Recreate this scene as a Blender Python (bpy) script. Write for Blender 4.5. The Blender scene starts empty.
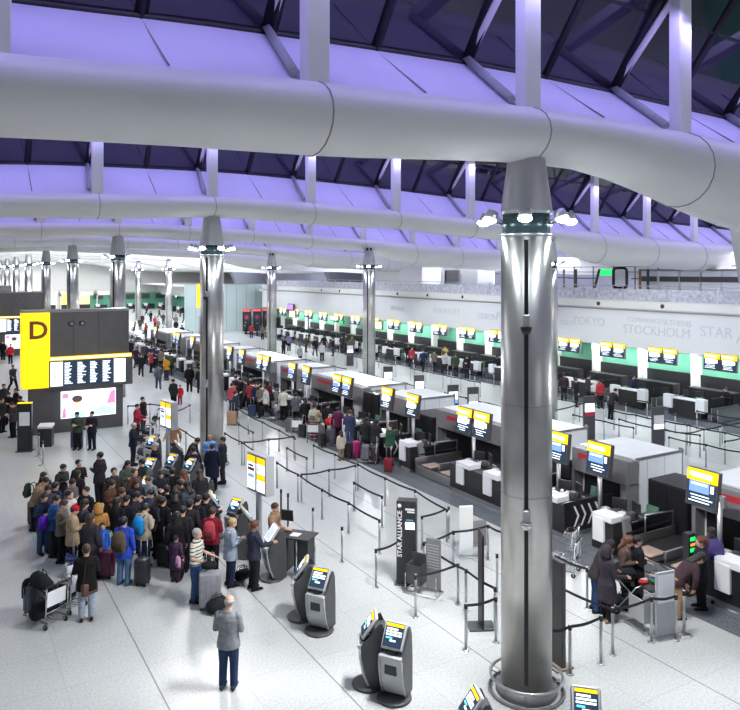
import bpy, bmesh, math, random
from mathutils import Vector, Matrix, Euler
random.seed(7)
SC = bpy.context.scene
COL = SC.collection
PI = math.pi
R = math.radians
# ------------------------------------------------------------------ camera
YAW = math.atan(0.592)
FPX, HOR, CAMZ = 720.0, 272.0, 8.0
VD = (math.sin(YAW), math.cos(YAW)); VR = (math.cos(YAW), -math.sin(YAW))
cam = bpy.data.cameras.new('camera'); camo = bpy.data.objects.new('camera', cam); COL.objects.link(camo)
camo.location = (0, 0, CAMZ); camo.rotation_euler = (PI/2, 0, -YAW)
cam.sensor_width = 36; cam.lens = 36*FPX/740; cam.shift_y = (HOR-355)/740; cam.clip_end = 600
SC.camera = camo

def G(px, py, z=0.0):
    """ray through the photo at height z -> ground position"""
    Z = FPX*(CAMZ-z)/(py-HOR); lat = (px-370)/FPX*Z
    return VD[0]*Z+VR[0]*lat, VD[1]*Z+VR[1]*lat
def YX(px, X):
    """Y on the vertical plane X seen at column px"""
    r = (px-370)/FPX
    return (VR[0]*X-r*VD[0]*X)/(r*VD[1]-VR[1])
# ------------------------------------------------------------------ materials
MATS = {}
def mat(name, col=(.5,.5,.5), rough=.5, metal=0., emit=None, es=1., spec=.5, noise=0., nscale=40., aniso=0., alpha=1., coat=0., sheen=0.):
    if name in MATS: return MATS[name]
    m = bpy.data.materials.new(name); m.use_nodes = True
    nt = m.node_tree; b = nt.nodes['Principled BSDF']
    c = tuple(col)+(1,)
    b.inputs['Base Color'].default_value = c
    b.inputs['Roughness'].default_value = rough
    b.inputs['Metallic'].default_value = metal
    b.inputs['Specular IOR Level'].default_value = spec
    if coat: b.inputs['Coat Weight'].default_value = coat
    if aniso: b.inputs['Anisotropic'].default_value = aniso
    if alpha < 1: b.inputs['Alpha'].default_value = alpha
    if emit is not None:
        b.inputs['Emission Color'].default_value = tuple(emit)+(1,)
        b.inputs['Emission Strength'].default_value = es
    if noise > 0:
        tc = nt.nodes.new('ShaderNodeTexCoord'); n = nt.nodes.new('ShaderNodeTexNoise')
        n.inputs['Scale'].default_value = nscale; n.inputs['Detail'].default_value = 3
        nt.links.new(tc.outputs['Object'], n.inputs['Vector'])
        mp = nt.nodes.new('ShaderNodeMapRange')
        mp.inputs['From Min'].default_value = .3; mp.inputs['From Max'].default_value = .7
        mp.inputs['To Min'].default_value = 1-noise; mp.inputs['To Max'].default_value = 1+noise
        nt.links.new(n.outputs['Fac'], mp.inputs['Value'])
        vm = nt.nodes.new('ShaderNodeVectorMath'); vm.operation = 'SCALE'
        vm.inputs[0].default_value = col
        nt.links.new(mp.outputs['Result'], vm.inputs['Scale'])
        nt.links.new(vm.outputs['Vector'], b.inputs['Base Color'])
    MATS[name] = m
    return m
def s2l(r, g, b):
    f = lambda v: (v/255/12.92) if v/255 <= .04045 else ((v/255+.055)/1.055)**2.4
    return (f(r), f(g), f(b))
def cloth(rgb):
    return mat('cloth_%d_%d_%d' % rgb, s2l(*rgb), .85, noise=.18, nscale=14, spec=.2)

M_STEEL = mat('brushed_steel', (.52,.53,.54), .3, 1., noise=.06, nscale=5)
M_CHROME = mat('polished_steel', (.62,.63,.65), .2, 1.)
M_ALU = mat('satin_aluminium', (.55,.56,.58), .38, 1.)
M_WHITE = mat('white_paint', (.80,.80,.81), .5, noise=.02, nscale=3)
M_WHITEP = mat('white_panel', (.80,.83,.88), .4, noise=.03, nscale=2)
M_BLACK = mat('black_laminate', (.018,.018,.022), .35, noise=.2, nscale=6)
M_DARK = mat('dark_grey_panel', (.07,.068,.075), .45, noise=.1, nscale=2)
M_GREYP = mat('mid_grey_panel', (.22,.22,.23), .45, noise=.06, nscale=3)
M_LGREY = mat('light_grey_plastic', (.42,.44,.46), .4, noise=.04, nscale=8)
M_RUBBER = mat('black_rubber', (.02,.02,.02), .7, noise=.2, nscale=20)
M_BELT = mat('belt_webbing', (.02,.02,.025), .7, noise=.2, nscale=60)
M_YEL = mat('yellow_lit_sign', (.8,.55,.0), .5, emit=(1.,.56,.0), es=1.0)
M_YELW = mat('yellow_lit_core', (.9,.8,.5), .5, emit=(1.,.84,.40), es=1.4)
M_WLIT = mat('white_lit_screen', (.8,.85,.9), .4, emit=(.80,.88,1.), es=1.3)
M_BLIT = mat('blue_lit_screen', (.1,.2,.5), .4, emit=(.16,.28,.85), es=1.1)
M_NLIT = mat('navy_lit_screen', (.015,.025,.04), .55, spec=.2, emit=(.016,.035,.07), es=.8)
M_RED = mat('red_panel', (.5,.03,.05), .45, noise=.1, nscale=10)
M_GREEN = mat('green_lit', (.0,.5,.1), .5, emit=(.02,.8,.15), es=1.2)
M_LAMP = mat('lamp_lens', (1,1,1), .3, emit=(.85,.95,1.), es=30.)
M_SKIN = {k: mat('skin_'+k, c, .5, noise=.06, nscale=12) for k, c in dict(light=(.62,.38,.28), tan=(.42,.24,.16), dark=(.12,.06,.04)).items()}
M_HAIR = {k: mat('hair_'+k, c, .5, noise=.3, nscale=40) for k, c in dict(black=(.012,.01,.01), brown=(.05,.025,.014), blonde=(.45,.30,.13), grey=(.35,.34,.33), auburn=(.12,.04,.02)).items()}
M_EYE = mat('eye_dark', (.02,.015,.01), .2, noise=.1)
M_LIP = mat('lip', (.40,.16,.13), .5, noise=.1)

# ------------------------------------------------------------------ mesh builder
class B:
    def __init__(s): s.bm = bmesh.new(); s.mats = []
    def mi(s, m):
        if m not in s.mats: s.mats.append(m)
        return s.mats.index(m)
    def _asg(s, faces, m, smooth=False):
        i = s.mi(m)
        for f in faces: f.material_index = i; f.smooth = smooth
    def box(s, c, d, m, rot=None, bev=0., seg=1):
        g = bmesh.new(); bmesh.ops.create_cube(g, size=1)
        bmesh.ops.scale(g, vec=d, verts=g.verts)
        if bev > 0:
            bmesh.ops.bevel(g, geom=list(g.edges), offset=min(bev, min(d)*.45), segments=seg, affect='EDGES', profile=.5)
        mt = Matrix.Translation(c)
        if rot is not None: mt = mt @ (rot if isinstance(rot, Matrix) else Euler(rot).to_matrix().to_4x4())
        bmesh.ops.transform(g, matrix=mt, verts=g.verts)
        s.merge(g, m, bev > 0 and seg > 1)
        return s
    def bx(s, x0, x1, y0, y1, z0, z1, m, bev=0., seg=1):
        return s.box(((x0+x1)/2, (y0+y1)/2, (z0+z1)/2), (abs(x1-x0), abs(y1-y0), abs(z1-z0)), m, None, bev, seg)
    def merge(s, g, m, smooth=False):
        vm = {}
        for v in g.verts: vm[v] = s.bm.verts.new(v.co)
        fs = []
        for f in g.faces:
            try: fs.append(s.bm.faces.new([vm[v] for v in f.verts]))
            except ValueError: pass
        s._asg(fs, m, smooth); g.free()
    def loft(s, secs, m, n=12, cap=True, smooth=True):
        """secs: list of (center Vector, ax Vector, ay Vector) ellipse frames"""
        rings = []
        for c, ax, ay in secs:
            c, ax, ay = Vector(c), Vector(ax), Vector(ay)
            rings.append([s.bm.verts.new(c+ax*math.cos(2*PI*i/n)+ay*math.sin(2*PI*i/n)) for i in range(n)])
        fs = []
        for a, b in zip(rings, rings[1:]):
            for i in range(n):
                fs.append(s.bm.faces.new((a[i], a[(i+1) % n], b[(i+1) % n], b[i])))
        s._asg(fs, m, smooth)
        if cap:
            s._asg([s.bm.faces.new(rings[0][::-1]), s.bm.faces.new(rings[-1])], m, False)
        return s
    def tube(s, pts, r, m, n=8, closed=False, round_ends=False):
        pts = [Vector(p) for p in pts]
        rs = r if isinstance(r, (list, tuple)) else [r]*len(pts)
        if round_ends:
            d0 = (pts[0]-pts[1]).normalized(); d1 = (pts[-1]-pts[-2]).normalized()
            P, Q = [], []
            for t in (1., .87, .5): P.append(pts[0]+d0*rs[0]*t); Q.append(rs[0]*max(.05, math.sqrt(max(0, 1-t*t))))
            P += pts; Q += list(rs)
            for t in (.5, .87, 1.): P.append(pts[-1]+d1*rs[-1]*t); Q.append(rs[-1]*max(.05, math.sqrt(max(0, 1-t*t))))
            pts, rs = P, Q
        N = len(pts); up = None; secs = []
        for i in range(N):
            if closed: t = pts[(i+1) % N]-pts[i-1]
            else: t = pts[min(i+1, N-1)]-pts[max(i-1, 0)]
            t.normalize()
            if up is None:
                up = Vector((0,0,1)) if abs(t.z) < .9 else Vector((1,0,0))
            a = t.cross(up); a.normalize(); b = a.cross(t); b.normalize(); up = b
            secs.append((pts[i], a*rs[i], b*rs[i]))
        if closed: secs.append(secs[0])
        return s.loft(secs, m, n, not closed)
    def cyl(s, c, r, h, m, n=24, r2=None, smooth=True):
        """upright, base centre c"""
        r2 = r if r2 is None else r2; c = Vector(c)
        return s.loft([(c, (r,0,0), (0,r,0)), (c+Vector((0,0,h)), (r2,0,0), (0,r2,0))], m, n, True, smooth)
    def lathe(s, c, prof, m, n=24):
        c = Vector(c)
        return s.loft([(c+Vector((0,0,z)), (r,0,0), (0,r,0)) for r, z in prof], m, n)
    def ball(s, c, r, m, nu=12, nv=8):
        rx, ry, rz = r if isinstance(r, (tuple, list)) else (r, r, r)
        c = Vector(c); secs = []
        for j in range(nv+1):
            t = PI*j/nv; k = max(.02, math.sin(t))
            secs.append((c+Vector((0,0,-math.cos(t)*rz)), (rx*k,0,0), (0,ry*k,0)))
        return s.loft(secs, m, nu)
    def ring(s, c, rad, r, m, n=32, k=8):
        c = Vector(c)
        return s.tube([c+Vector((rad*math.cos(2*PI*i/n), rad*math.sin(2*PI*i/n), 0)) for i in range(n)], r, m, k, closed=True)
    def poly(s, pts, m, ext=None):
        v = [s.bm.verts.new(p) for p in pts]
        fs = [s.bm.faces.new(v)]
        if ext is not None:
            e = Vector(ext); w = [s.bm.verts.new(Vector(p)+e) for p in pts]
            fs.append(s.bm.faces.new(w[::-1]))
            n = len(v)
            for i in range(n): fs.append(s.bm.faces.new((v[(i+1) % n], v[i], w[i], w[(i+1) % n])))
        s._asg(fs, m); return s
    def mesh(s, name, recalc=True):
        if recalc: bmesh.ops.recalc_face_normals(s.bm, faces=s.bm.faces)
        me = bpy.data.meshes.new(name); s.bm.to_mesh(me); s.bm.free()
        for m in s.mats: me.materials.append(m)
        return me
    def build(s, name, parent=None, label=None, loc=None):
        o = bpy.data.objects.new(name, s.mesh(name)); COL.objects.link(o)
        if parent: o.parent = parent
        if loc: o.location = loc
        if label: o['label'] = label
        return o

def thing(name, label, cat, loc=(0,0,0), rz=0., group=None):
    o = bpy.data.objects.new(name, None); COL.objects.link(o)
    o.empty_display_size = .2
    o.location = loc if len(loc) == 3 else (loc[0], loc[1], 0); o.rotation_euler = (0,0,rz)
    o['label'] = label; o['category'] = cat
    if len(label.split()) > 16: print('LONG', label)
    if group: o['group'] = group
    return o
def tag(o, label, cat, group=None):
    o['label'] = label; o['category'] = cat
    if group: o['group'] = group
    return o
def struct(b, name, parent=None):
    o = b.build(name, parent)
    if parent is None: o['kind'] = 'structure'
    return o
def kids(o): return [c for c in COL.objects if c.parent == o]
KID = {}
def dup(root, loc, rz, label, group=None, scale=None):
    if root.name not in KID:
        ch = [c for c in root.children]
        KID[root.name] = [(c, list(c.children)) for c in ch]
    r = root.copy(); COL.objects.link(r)
    r.location = loc if len(loc) == 3 else (loc[0], loc[1], 0); r.rotation_euler = (0,0,rz); r['label'] = label
    if scale: r.scale = (scale,)*3
    if group: r['group'] = group
    for c, gs in KID[root.name]:
        k = c.copy(); COL.objects.link(k); k.parent = r
        for g in gs:
            d = g.copy(); COL.objects.link(d); d.parent = k
    return r
ORD = ['first','second','third','fourth','fifth','sixth','seventh','eighth','ninth','tenth','eleventh','twelfth','thirteenth','fourteenth','fifteenth','sixteenth']
def place(o, loc, rz=0.):
    o.location = (loc[0], loc[1], loc[2] if len(loc) > 2 else 0); o.rotation_euler = (0,0,rz); return o
def text(body, size, m, name, parent, loc, axes, extrude=.004, kind=None, label=None, bold=0.):
    cu = bpy.data.curves.new(name, 'FONT'); cu.body = body; cu.size = size; cu.extrude = extrude; cu.offset = bold
    cu.resolution_u = 3
    t = bpy.data.objects.new('tmp', cu); COL.objects.link(t)
    me = bpy.data.meshes.new_from_object(t.evaluated_get(bpy.context.evaluated_depsgraph_get()))
    bpy.data.objects.remove(t); bpy.data.curves.remove(cu)
    me.materials.clear(); me.materials.append(m)
    x, y = Vector(axes[0]), Vector(axes[1]); z = x.cross(y)
    mt = Matrix((x, y, z)).transposed().to_4x4(); mt.translation = Vector(loc)
    me.transform(mt)
    o = bpy.data.objects.new(name, me); COL.objects.link(o)
    if parent: o.parent = parent
    if label: o['label'] = label
    return o
def heading(h):
    """h degrees clockwise from 'away from the camera'; local +Y is the front"""
    return -(YAW+R(h))
def facing_rz(h):
    """for furniture whose front is local -Y; h as in heading() for the direction the front looks"""
    return heading(h)+PI
# ================================================================== SETTING
def floor_mat(name, base, spk, lines, rough):
    m = bpy.data.materials.new(name); m.use_nodes = True; nt = m.node_tree; L = nt.links
    b = nt.nodes['Principled BSDF']; tc = nt.nodes.new('ShaderNodeTexCoord')
    n1 = nt.nodes.new('ShaderNodeTexNoise'); n1.inputs['Scale'].default_value = 22; n1.inputs['Detail'].default_value = 5
    n2 = nt.nodes.new('ShaderNodeTexNoise'); n2.inputs['Scale'].default_value = .35; n2.inputs['Detail'].default_value = 2
    L.new(tc.outputs['Object'], n1.inputs['Vector']); L.new(tc.outputs['Object'], n2.inputs['Vector'])
    cr = nt.nodes.new('ShaderNodeValToRGB'); cr.color_ramp.elements[0].position = .35; cr.color_ramp.elements[1].position = .62
    cr.color_ramp.elements[0].color = spk+(1,); cr.color_ramp.elements[1].color = base+(1,)
    L.new(n1.outputs['Fac'], cr.inputs['Fac'])
    br = nt.nodes.new('ShaderNodeTexBrick'); br.offset = 0; br.squash = 1
    br.inputs['Scale'].default_value = 1; br.inputs['Brick Width'].default_value = 1.52; br.inputs['Row Height'].default_value = 1.5
    br.inputs['Mortar Size'].default_value = .009
    br.inputs['Color1'].default_value = (1,1,1,1); br.inputs['Color2'].default_value = (.94,.94,.94,1); br.inputs['Mortar'].default_value = (lines,)*3+(1,)
    mp = nt.nodes.new('ShaderNodeMapping'); mp.inputs['Location'].default_value = (-.5,.1,0)
    L.new(tc.outputs['Object'], mp.inputs['Vector']); L.new(mp.outputs['Vector'], br.inputs['Vector'])
    mx = nt.nodes.new('ShaderNodeMixRGB'); mx.blend_type = 'MULTIPLY'; mx.inputs['Fac'].default_value = 1
    L.new(cr.outputs['Color'], mx.inputs['Color1']); L.new(br.outputs['Color'], mx.inputs['Color2'])
    mr = nt.nodes.new('ShaderNodeMapRange'); mr.inputs['From Min'].default_value = .3; mr.inputs['From Max'].default_value = .7
    mr.inputs['To Min'].default_value = rough*.97; mr.inputs['To Max'].default_value = rough*1.03
    L.new(n2.outputs['Fac'], mr.inputs['Value']); L.new(mr.outputs['Result'], b.inputs['Roughness'])
    # strong expansion joints every 3.04 m along the hall
    sp = nt.nodes.new('ShaderNodeSeparateXYZ'); L.new(tc.outputs['Object'], sp.inputs[0])
    a = nt.nodes.new('ShaderNodeMath'); a.operation = 'ADD'; a.inputs[1].default_value = -.5+30.4
    mo = nt.nodes.new('ShaderNodeMath'); mo.operation = 'MODULO'; mo.inputs[1].default_value = 3.04
    lt = nt.nodes.new('ShaderNodeMath'); lt.operation = 'LESS_THAN'; lt.inputs[1].default_value = .026
    L.new(sp.outputs['X'], a.inputs[0]); L.new(a.outputs[0], mo.inputs[0]); L.new(mo.outputs[0], lt.inputs[0])
    m2 = nt.nodes.new('ShaderNodeMixRGB'); m2.inputs['Color2'].default_value = (.09,.10,.11,1)
    ms = nt.nodes.new('ShaderNodeMath'); ms.operation = 'MULTIPLY'; ms.inputs[1].default_value = .8
    L.new(lt.outputs[0], ms.inputs[0]); L.new(ms.outputs[0], m2.inputs['Fac']); L.new(mx.outputs['Color'], m2.inputs['Color1'])
    L.new(m2.outputs['Color'], b.inputs['Base Color'])
    b.inputs['Specular IOR Level'].default_value = .45
    return m
M_FLOOR = floor_mat('pale_terrazzo', (.55,.58,.585), (.42,.45,.46), .80, .34)
M_GRAN = floor_mat('grey_granite', (.19,.21,.24), (.10,.115,.135), .6, .25)
f = B(); f.bx(-30, 60, -14, 175, -.2, 0, M_FLOOR); struct(f, 'floor')
f = B(); f.bx(15.0, 21.4, 3, 100, 0, .004, M_GRAN); o = struct(f, 'floor_granite_strip')
f = B(); f.bx(33.6, 38.4, 16, 90, 0, .004, M_GRAN); o = struct(f, 'floor_granite_band')

# ---- roof: height (above camera) of the tube top as a function of X
HX = [(-20,2.2),(-12,2.45),(-6,2.6),(.6,2.78),(4,2.97),(10,3.14),(13,3.12),(16.4,3.02),(18.9,2.93),(25.1,2.63),(34,2.2),(44.7,1.8),(56,1.5),(70,1.4)]
def hx(x):
    if x <= HX[0][0]: return HX[0][1]
    for i in range(len(HX)-1):
        (a, p), (b, q) = HX[i], HX[i+1]
        if x <= b:
            m0 = (HX[i+1][1]-HX[max(i-1,0)][1])/(HX[i+1][0]-HX[max(i-1,0)][0]); j = min(i+2, len(HX)-1)
            m1 = (HX[j][1]-p)/(HX[j][0]-a); t = (x-a)/(b-a); h = b-a
            return p*(2*t**3-3*t*t+1)+m0*h*(t**3-2*t*t+t)+q*(-2*t**3+3*t*t)+m1*h*(t**3-t*t)
    return HX[-1][1]
KT = 0
def thick(x):
    a, c = ((10.5, 18.) if KT == 0 else (26., 34.))
    t = max(0, min(1, (x-a)/(c-a))); t = t*t*(3-2*t)
    return (1.10 if KT == 0 else .92)+.05*math.sin((x-3)/9.05*2*PI)+(1.02 if KT == 0 else .9)*t
M_TUBE = mat('white_roof_cladding', (.80,.80,.80), .42, noise=.02, nscale=.6)
M_PAN = mat('pale_roof_panel', (.72,.70,.88), .55, noise=.03, nscale=.8)  # lavender tint puts part of the violet wash into the colour
M_SEAM = mat('grey_seam', (.32,.31,.34), .6, noise=.1)
M_FRAME = mat('black_glazing_frame', (.012,.010,.016), .45, noise=.1)
M_GLASS = mat('night_black_glass', (.012,.010,.03), .04, 0., spec=1., noise=.1, nscale=.3)  # opaque near-black: the night outside is put into the colour
M_CEIL = mat('white_ceiling', (.72,.72,.74), .7, noise=.03, nscale=.5)
YC = [10.34+18.8*k for k in range(9)]
XA, XB = -16, 62
XS = [XA+i*1.0 for i in range(int(XB-XA)+1)]
def strip(b, fn0, fn1, m, xs=XS, smooth=True):
    """ruled surface between two curves over X"""
    r0 = [b.bm.verts.new(fn0(x)) for x in xs]; r1 = [b.bm.verts.new(fn1(x)) for x in xs]
    fs = [b.bm.faces.new((r0[i], r0[i+1], r1[i+1], r1[i])) for i in range(len(xs)-1)]
    b._asg(fs, m, smooth)
DYS, DZS = 1.85, 1.32      # panel run and rise
def Pt(x, yk, dy, dz): return (x, yk+dy, CAMZ+hx(x)+dz)
POSTX = [9.6+4.53*i for i in range(-5, 12)]
wn = 0
for k, yk in enumerate([YC[0]-18.8]+YC):
    kk = k-1; KT = kk
    # tube
    b = B(); secs = []
    nx = 79 if kk < 3 else 40
    for i in range(nx):
        x = XA+(XB-XA)*i/(nx-1); t = thick(x); w = .60+.40*(t-.9)
        secs.append(((x, yk, CAMZ+hx(x)-t/2), (0, w, 0), (0, 0, t/2)))
    b.loft(secs, M_TUBE, 20 if kk < 3 else 12)
    tube = struct(b, 'trim_%d' % (k+1))
    # seams, posts, struts
    for px_ in POSTX:
        if not (-4 < px_ < 58): continue
        if kk >= 5 and px_ > 40: continue
        t = thick(px_); w = .60+.40*(t-.9); h0 = CAMZ+hx(px_)
        if 0 <= kk < 4:
            s = B(); s.tube([(px_, yk+(w+.006)*math.cos(a), h0-t/2+(t/2+.006)*math.sin(a)) for a in [2*PI*i/20 for i in range(20)]], .014, M_SEAM, 5, closed=True)
            s.build('seam', tube)
        b = B(); wv = .40; b.box((px_, yk-.05, h0+2.2), (wv, .30, 4.5), M_TUBE, bev=.02)
        b.build('post', tube)
        b = B(); b.tube([Pt(px_, yk, DYS-.1, DZS+.1), (px_, yk-.9, h0+4.1)], .085, M_TUBE, 6); b.build('strut', tube)
        b = B(); b.tube([(px_-.28, yk+.1, h0+.16), Pt(px_-.05, yk, DYS-.05, DZS+.10)], .10, M_LGREY, 4); b.build('rafter', tube)
    # uplit panel band + ceiling
    b = B(); strip(b, lambda x: Pt(x, yk, -.05, -.05), lambda x: Pt(x, yk, DYS, DZS), M_PAN, smooth=False)
    c = struct(b, 'ceiling' if k == 0 else 'ceiling_%d' % (k+1))
    for px_ in POSTX:
        if 0 <= kk < 5 and -3 < px_ < 50:
            b = B(); b.tube([Pt(px_+2.26, yk, .1, .09), Pt(px_+2.26, yk, DYS-.03, DZS-.045)], .018, M_SEAM, 4); b.build('panel_joint', c)
    # glazing leaning back over the hall
    def gl(x, s): return (x, yk+DYS-s*2.9, CAMZ+hx(x)+DZS+s*3.7)
    b = B(); strip(b, lambda x: gl(x, 0), lambda x: gl(x, 1), M_GLASS, [XA+i*2 for i in range(40)], False)
    wn += 1; win = struct(b, 'window_%d' % wn)
    b = B()
    b.tube([gl(x, .0) for x in XS[::2]], .11, M_FRAME, 4); b.tube([gl(x, 1.) for x in XS[::2]], .12, M_FRAME, 4)
    b.tube([gl(x, .42) for x in XS[::2]], .05, M_FRAME, 4)
    b.build('window_frame', win)
    for px_ in POSTX:
        if kk < 5 and -4 < px_ < 50:
            for q, rr in ((px_, .17), (px_+2.26, .12)):
                b = B(); b.tube([gl(q, 0), gl(q, 1)], rr, M_FRAME, 4); b.build('mullion', win)
    # opaque roof slope up to the next skylight
    b = B(); ny = yk+18.8
    strip(b, lambda x: gl(x, 0), lambda x: (x, ny+DYS-2.9, CAMZ+hx(x)+DZS+3.7), M_CEIL)
    struct(b, 'ceiling_slope_%d' % (k+1))

# ---- walls
M_FASC = mat('white_fascia', (.80,.82,.85), .35, noise=.015, nscale=.5)
M_GWALL = mat('green_glass_wall', (.13,.38,.27), .3, noise=.1, nscale=.7)
M_LAV = mat('pale_lavender_wall', (.62,.64,.78), .6, noise=.05, nscale=.6)
M_WT = mat('warm_white_wall', (.80,.80,.79), .6, noise=.03, nscale=.4)
M_TEAL = mat('pale_teal_glass_wall', (.66,.80,.82), .35, noise=.05, nscale=.4)
M_LET = mat('silver_grey_lettering', (.65,.67,.72), .4, noise=.03)
XF = 37.4
b = B(); b.bx(XF, XF+.5, -6, 92, 3.25, 5.55, M_FASC); fas = struct(b, 'wall_right')
b = B(); b.bx(XF-.12, XF+.6, -6, 92, 5.55, 5.62, M_SEAM); b.build('shadow_gap', fas)
b = B(); b.bx(XF-.05, XF+.7, -6, 92, 5.62, 6.2, M_WT, bev=.08); b.build('parapet', fas)
b = B(); b.bx(XF+.5, 60, -6, 165, 5.3, 5.6, M_WT); struct(b, 'floor_mezzanine')
b = B(); b.bx(XF+.02, 60, -6, 92, 3.22, 3.30, M_CEIL); struct(b, 'ceiling_soffit')
b = B(); b.bx(38.7, 38.9, -6, 92, 0, 3.25, M_GWALL); gw = struct(b, 'wall_right_green')
b = B(); b.bx(38.55, 38.7, 14, 90, .0, 1.9, M_BLACK); b.build('dark_plinth_band', gw)
b = B(); b.bx(60, 60.3, -6, 170, 5.6, 11.5, M_LAV); struct(b, 'wall_right_upper')
b = B(); b.bx(-2, 62, 166, 166.3, 0, 11, M_WT); bk = struct(b, 'wall_back')
b = B(); b.bx(42, 42.3, 92, 166, 3.0, 5.6, M_FASC); struct(b, 'wall_right_far_upper')
b = B(); b.bx(43.5, 43.8, 92, 166, 0, 3.2, M_GWALL); struct(b, 'wall_right_far_green')
b = B(); b.bx(27.5, 38.9, 94.5, 94.8, 0, 6.3, M_TEAL); tw = struct(b, 'wall_back_teal')
for i in range(8):
    s = B(); s.bx(27.5+i*1.42, 27.53+i*1.42, 94.47, 94.5, 0, 6.3, M_SEAM); s.build('panel_joint', tw)
b = B(); b.bx(27, 43.4, 163.5, 164, 0, 3.6, M_GWALL); struct(b, 'wall_back_green')
# lettering on the fascia, facing the hall
AX = ((0,-1,0), (0,0,1))
for body, size, px0, z in [('STAR', .86, 700, 4.32), ('STOCKHOLM', .80, 623, 4.12), ('TOKYO', .80, 573, 4.42), ('ATHENS', .5, 664, 4.78), ('COPENHAGEN', .42, 628, 4.86),
                           ('OSLO', .5, 560, 4.3), ('ALLIANCE', .9, 736, 4.1), ('ISTANBUL', .55, 497, 4.5), ('LISBON', .7, 478, 4.2), ('FRANKFURT', .7, 433, 4.4), ('VIENNA', .7, 390, 4.3)]:
    text(body, size, M_LET, 'lettering', fas, (XF-.012, YX(px0, XF), z), AX, .01, bold=-.004)
# round air nozzles in the parapet
for px0 in (599, 663, 463, 428, 398, 340, 322):
    s = B(); y = YX(px0, XF); s.tube([(XF-.09, y, 5.92), (XF-.0, y, 5.92)], .13, M_BLACK, 14); s.ring((0,0,0), .001, .001, M_BLACK, 3, 3); s.build('air_nozzle', fas)
# balustrade
M_BGL = mat('balustrade_glass', (.66,.68,.78), .15, 0., spec=.8, noise=.3, nscale=4, alpha=.7)  # mottled tone imitates glitter and reflections in the glass
rail = thing('balustrade', 'glass balustrade with steel handrail along the upper floor edge above the white fascia', 'balustrade', (XF+.3, 20, 6.2))
for i in range(27):
    y0 = -18+i*3.3; s = B(); s.bx(-.012, .012, y0, y0+3.2, 0, .72, M_BGL); s.build('glass_panel', rail)
    s = B(); s.bx(-.03, .03, y0-.06, y0-.02, -.02, .9, M_ALU); s.build('baluster', rail)
s = B(); s.tube([(-.02,-18,.92), (-.02,71.2,.92)], .03, M_ALU, 6); s.build('handrail', rail)
# white piers between the desk bays of the green wall, and slanted dark ducts on the mezzanine
SIGY = [24.65+3.77*i for i in range(17)]
for i, y in enumerate(SIGY):
    s = B(); s.bx(38.1, 38.7, y+2.05, y+2.4, 0, 3.25, M_WT); o = struct(s, 'trim_%d' % (30+i))
def duct(pts, y0, lab):
    s = B(); s.poly([(x, y0, z) for x, z in pts], M_DARK, (0, 2.5, 0)); return s
M_DUCT = mat('slate_grey_duct', (.16,.17,.20), .5, noise=.05)
for (pa, pb, pc, pd, Y, lab) in [((228,264),(253,263),(268,283),(238,283), 128, 'far slanted slate grey wall panel above the end of the left balcony'),
                                 ((325,262),(352,262),(376,283),(334,283), 96, 'slanted slate grey wall panel on the upper floor left of the second row column'),
                                 ((376,284),(398,284),(385,264),(378,264), 84, 'dark triangular wall panel on the upper floor right of the second row column')]:
    pts = []
    for (px, py) in (pa, pb, pc, pd):
        r = (px-370)/FPX; X = Y*(r*VD[1]-VR[1])/(VR[0]-r*VD[0]); Z = VD[0]*X+VD[1]*Y; pts.append((X, CAMZ-(py-HOR)*Z/FPX))
    pts = [(x, z) if i_ < 2 else (x, 5.6) for i_, (x, z) in enumerate(pts)]
    s = B(); s.poly([(x, Y, z) for x, z in pts], M_DUCT, (0, 1.5, 0)); tag(s.build('slanted_panel'), lab, 'wall panel')
s = B(); s.bx(43, 45.5, 62, 72, 5.62, 8.5, M_WT); tag(s.build('service_cabin'), 'white box cabin with bright lit face standing on the upper floor', 'cabin')
# inclined grey fin at the right frame edge
s = B()
ya, yb = YX(725, 33.5), YX(739, 33.5)
s.poly([(33.5,ya,11.4),(33.5,yb,7.4),(33.5,18.6,7.4),(33.5,18.6,11.9)], M_LGREY, (.35,0,0))
tag(s.build('inclined_fin'), 'inclined grey roof fin hanging at the right edge of the picture', 'roof fin')
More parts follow.
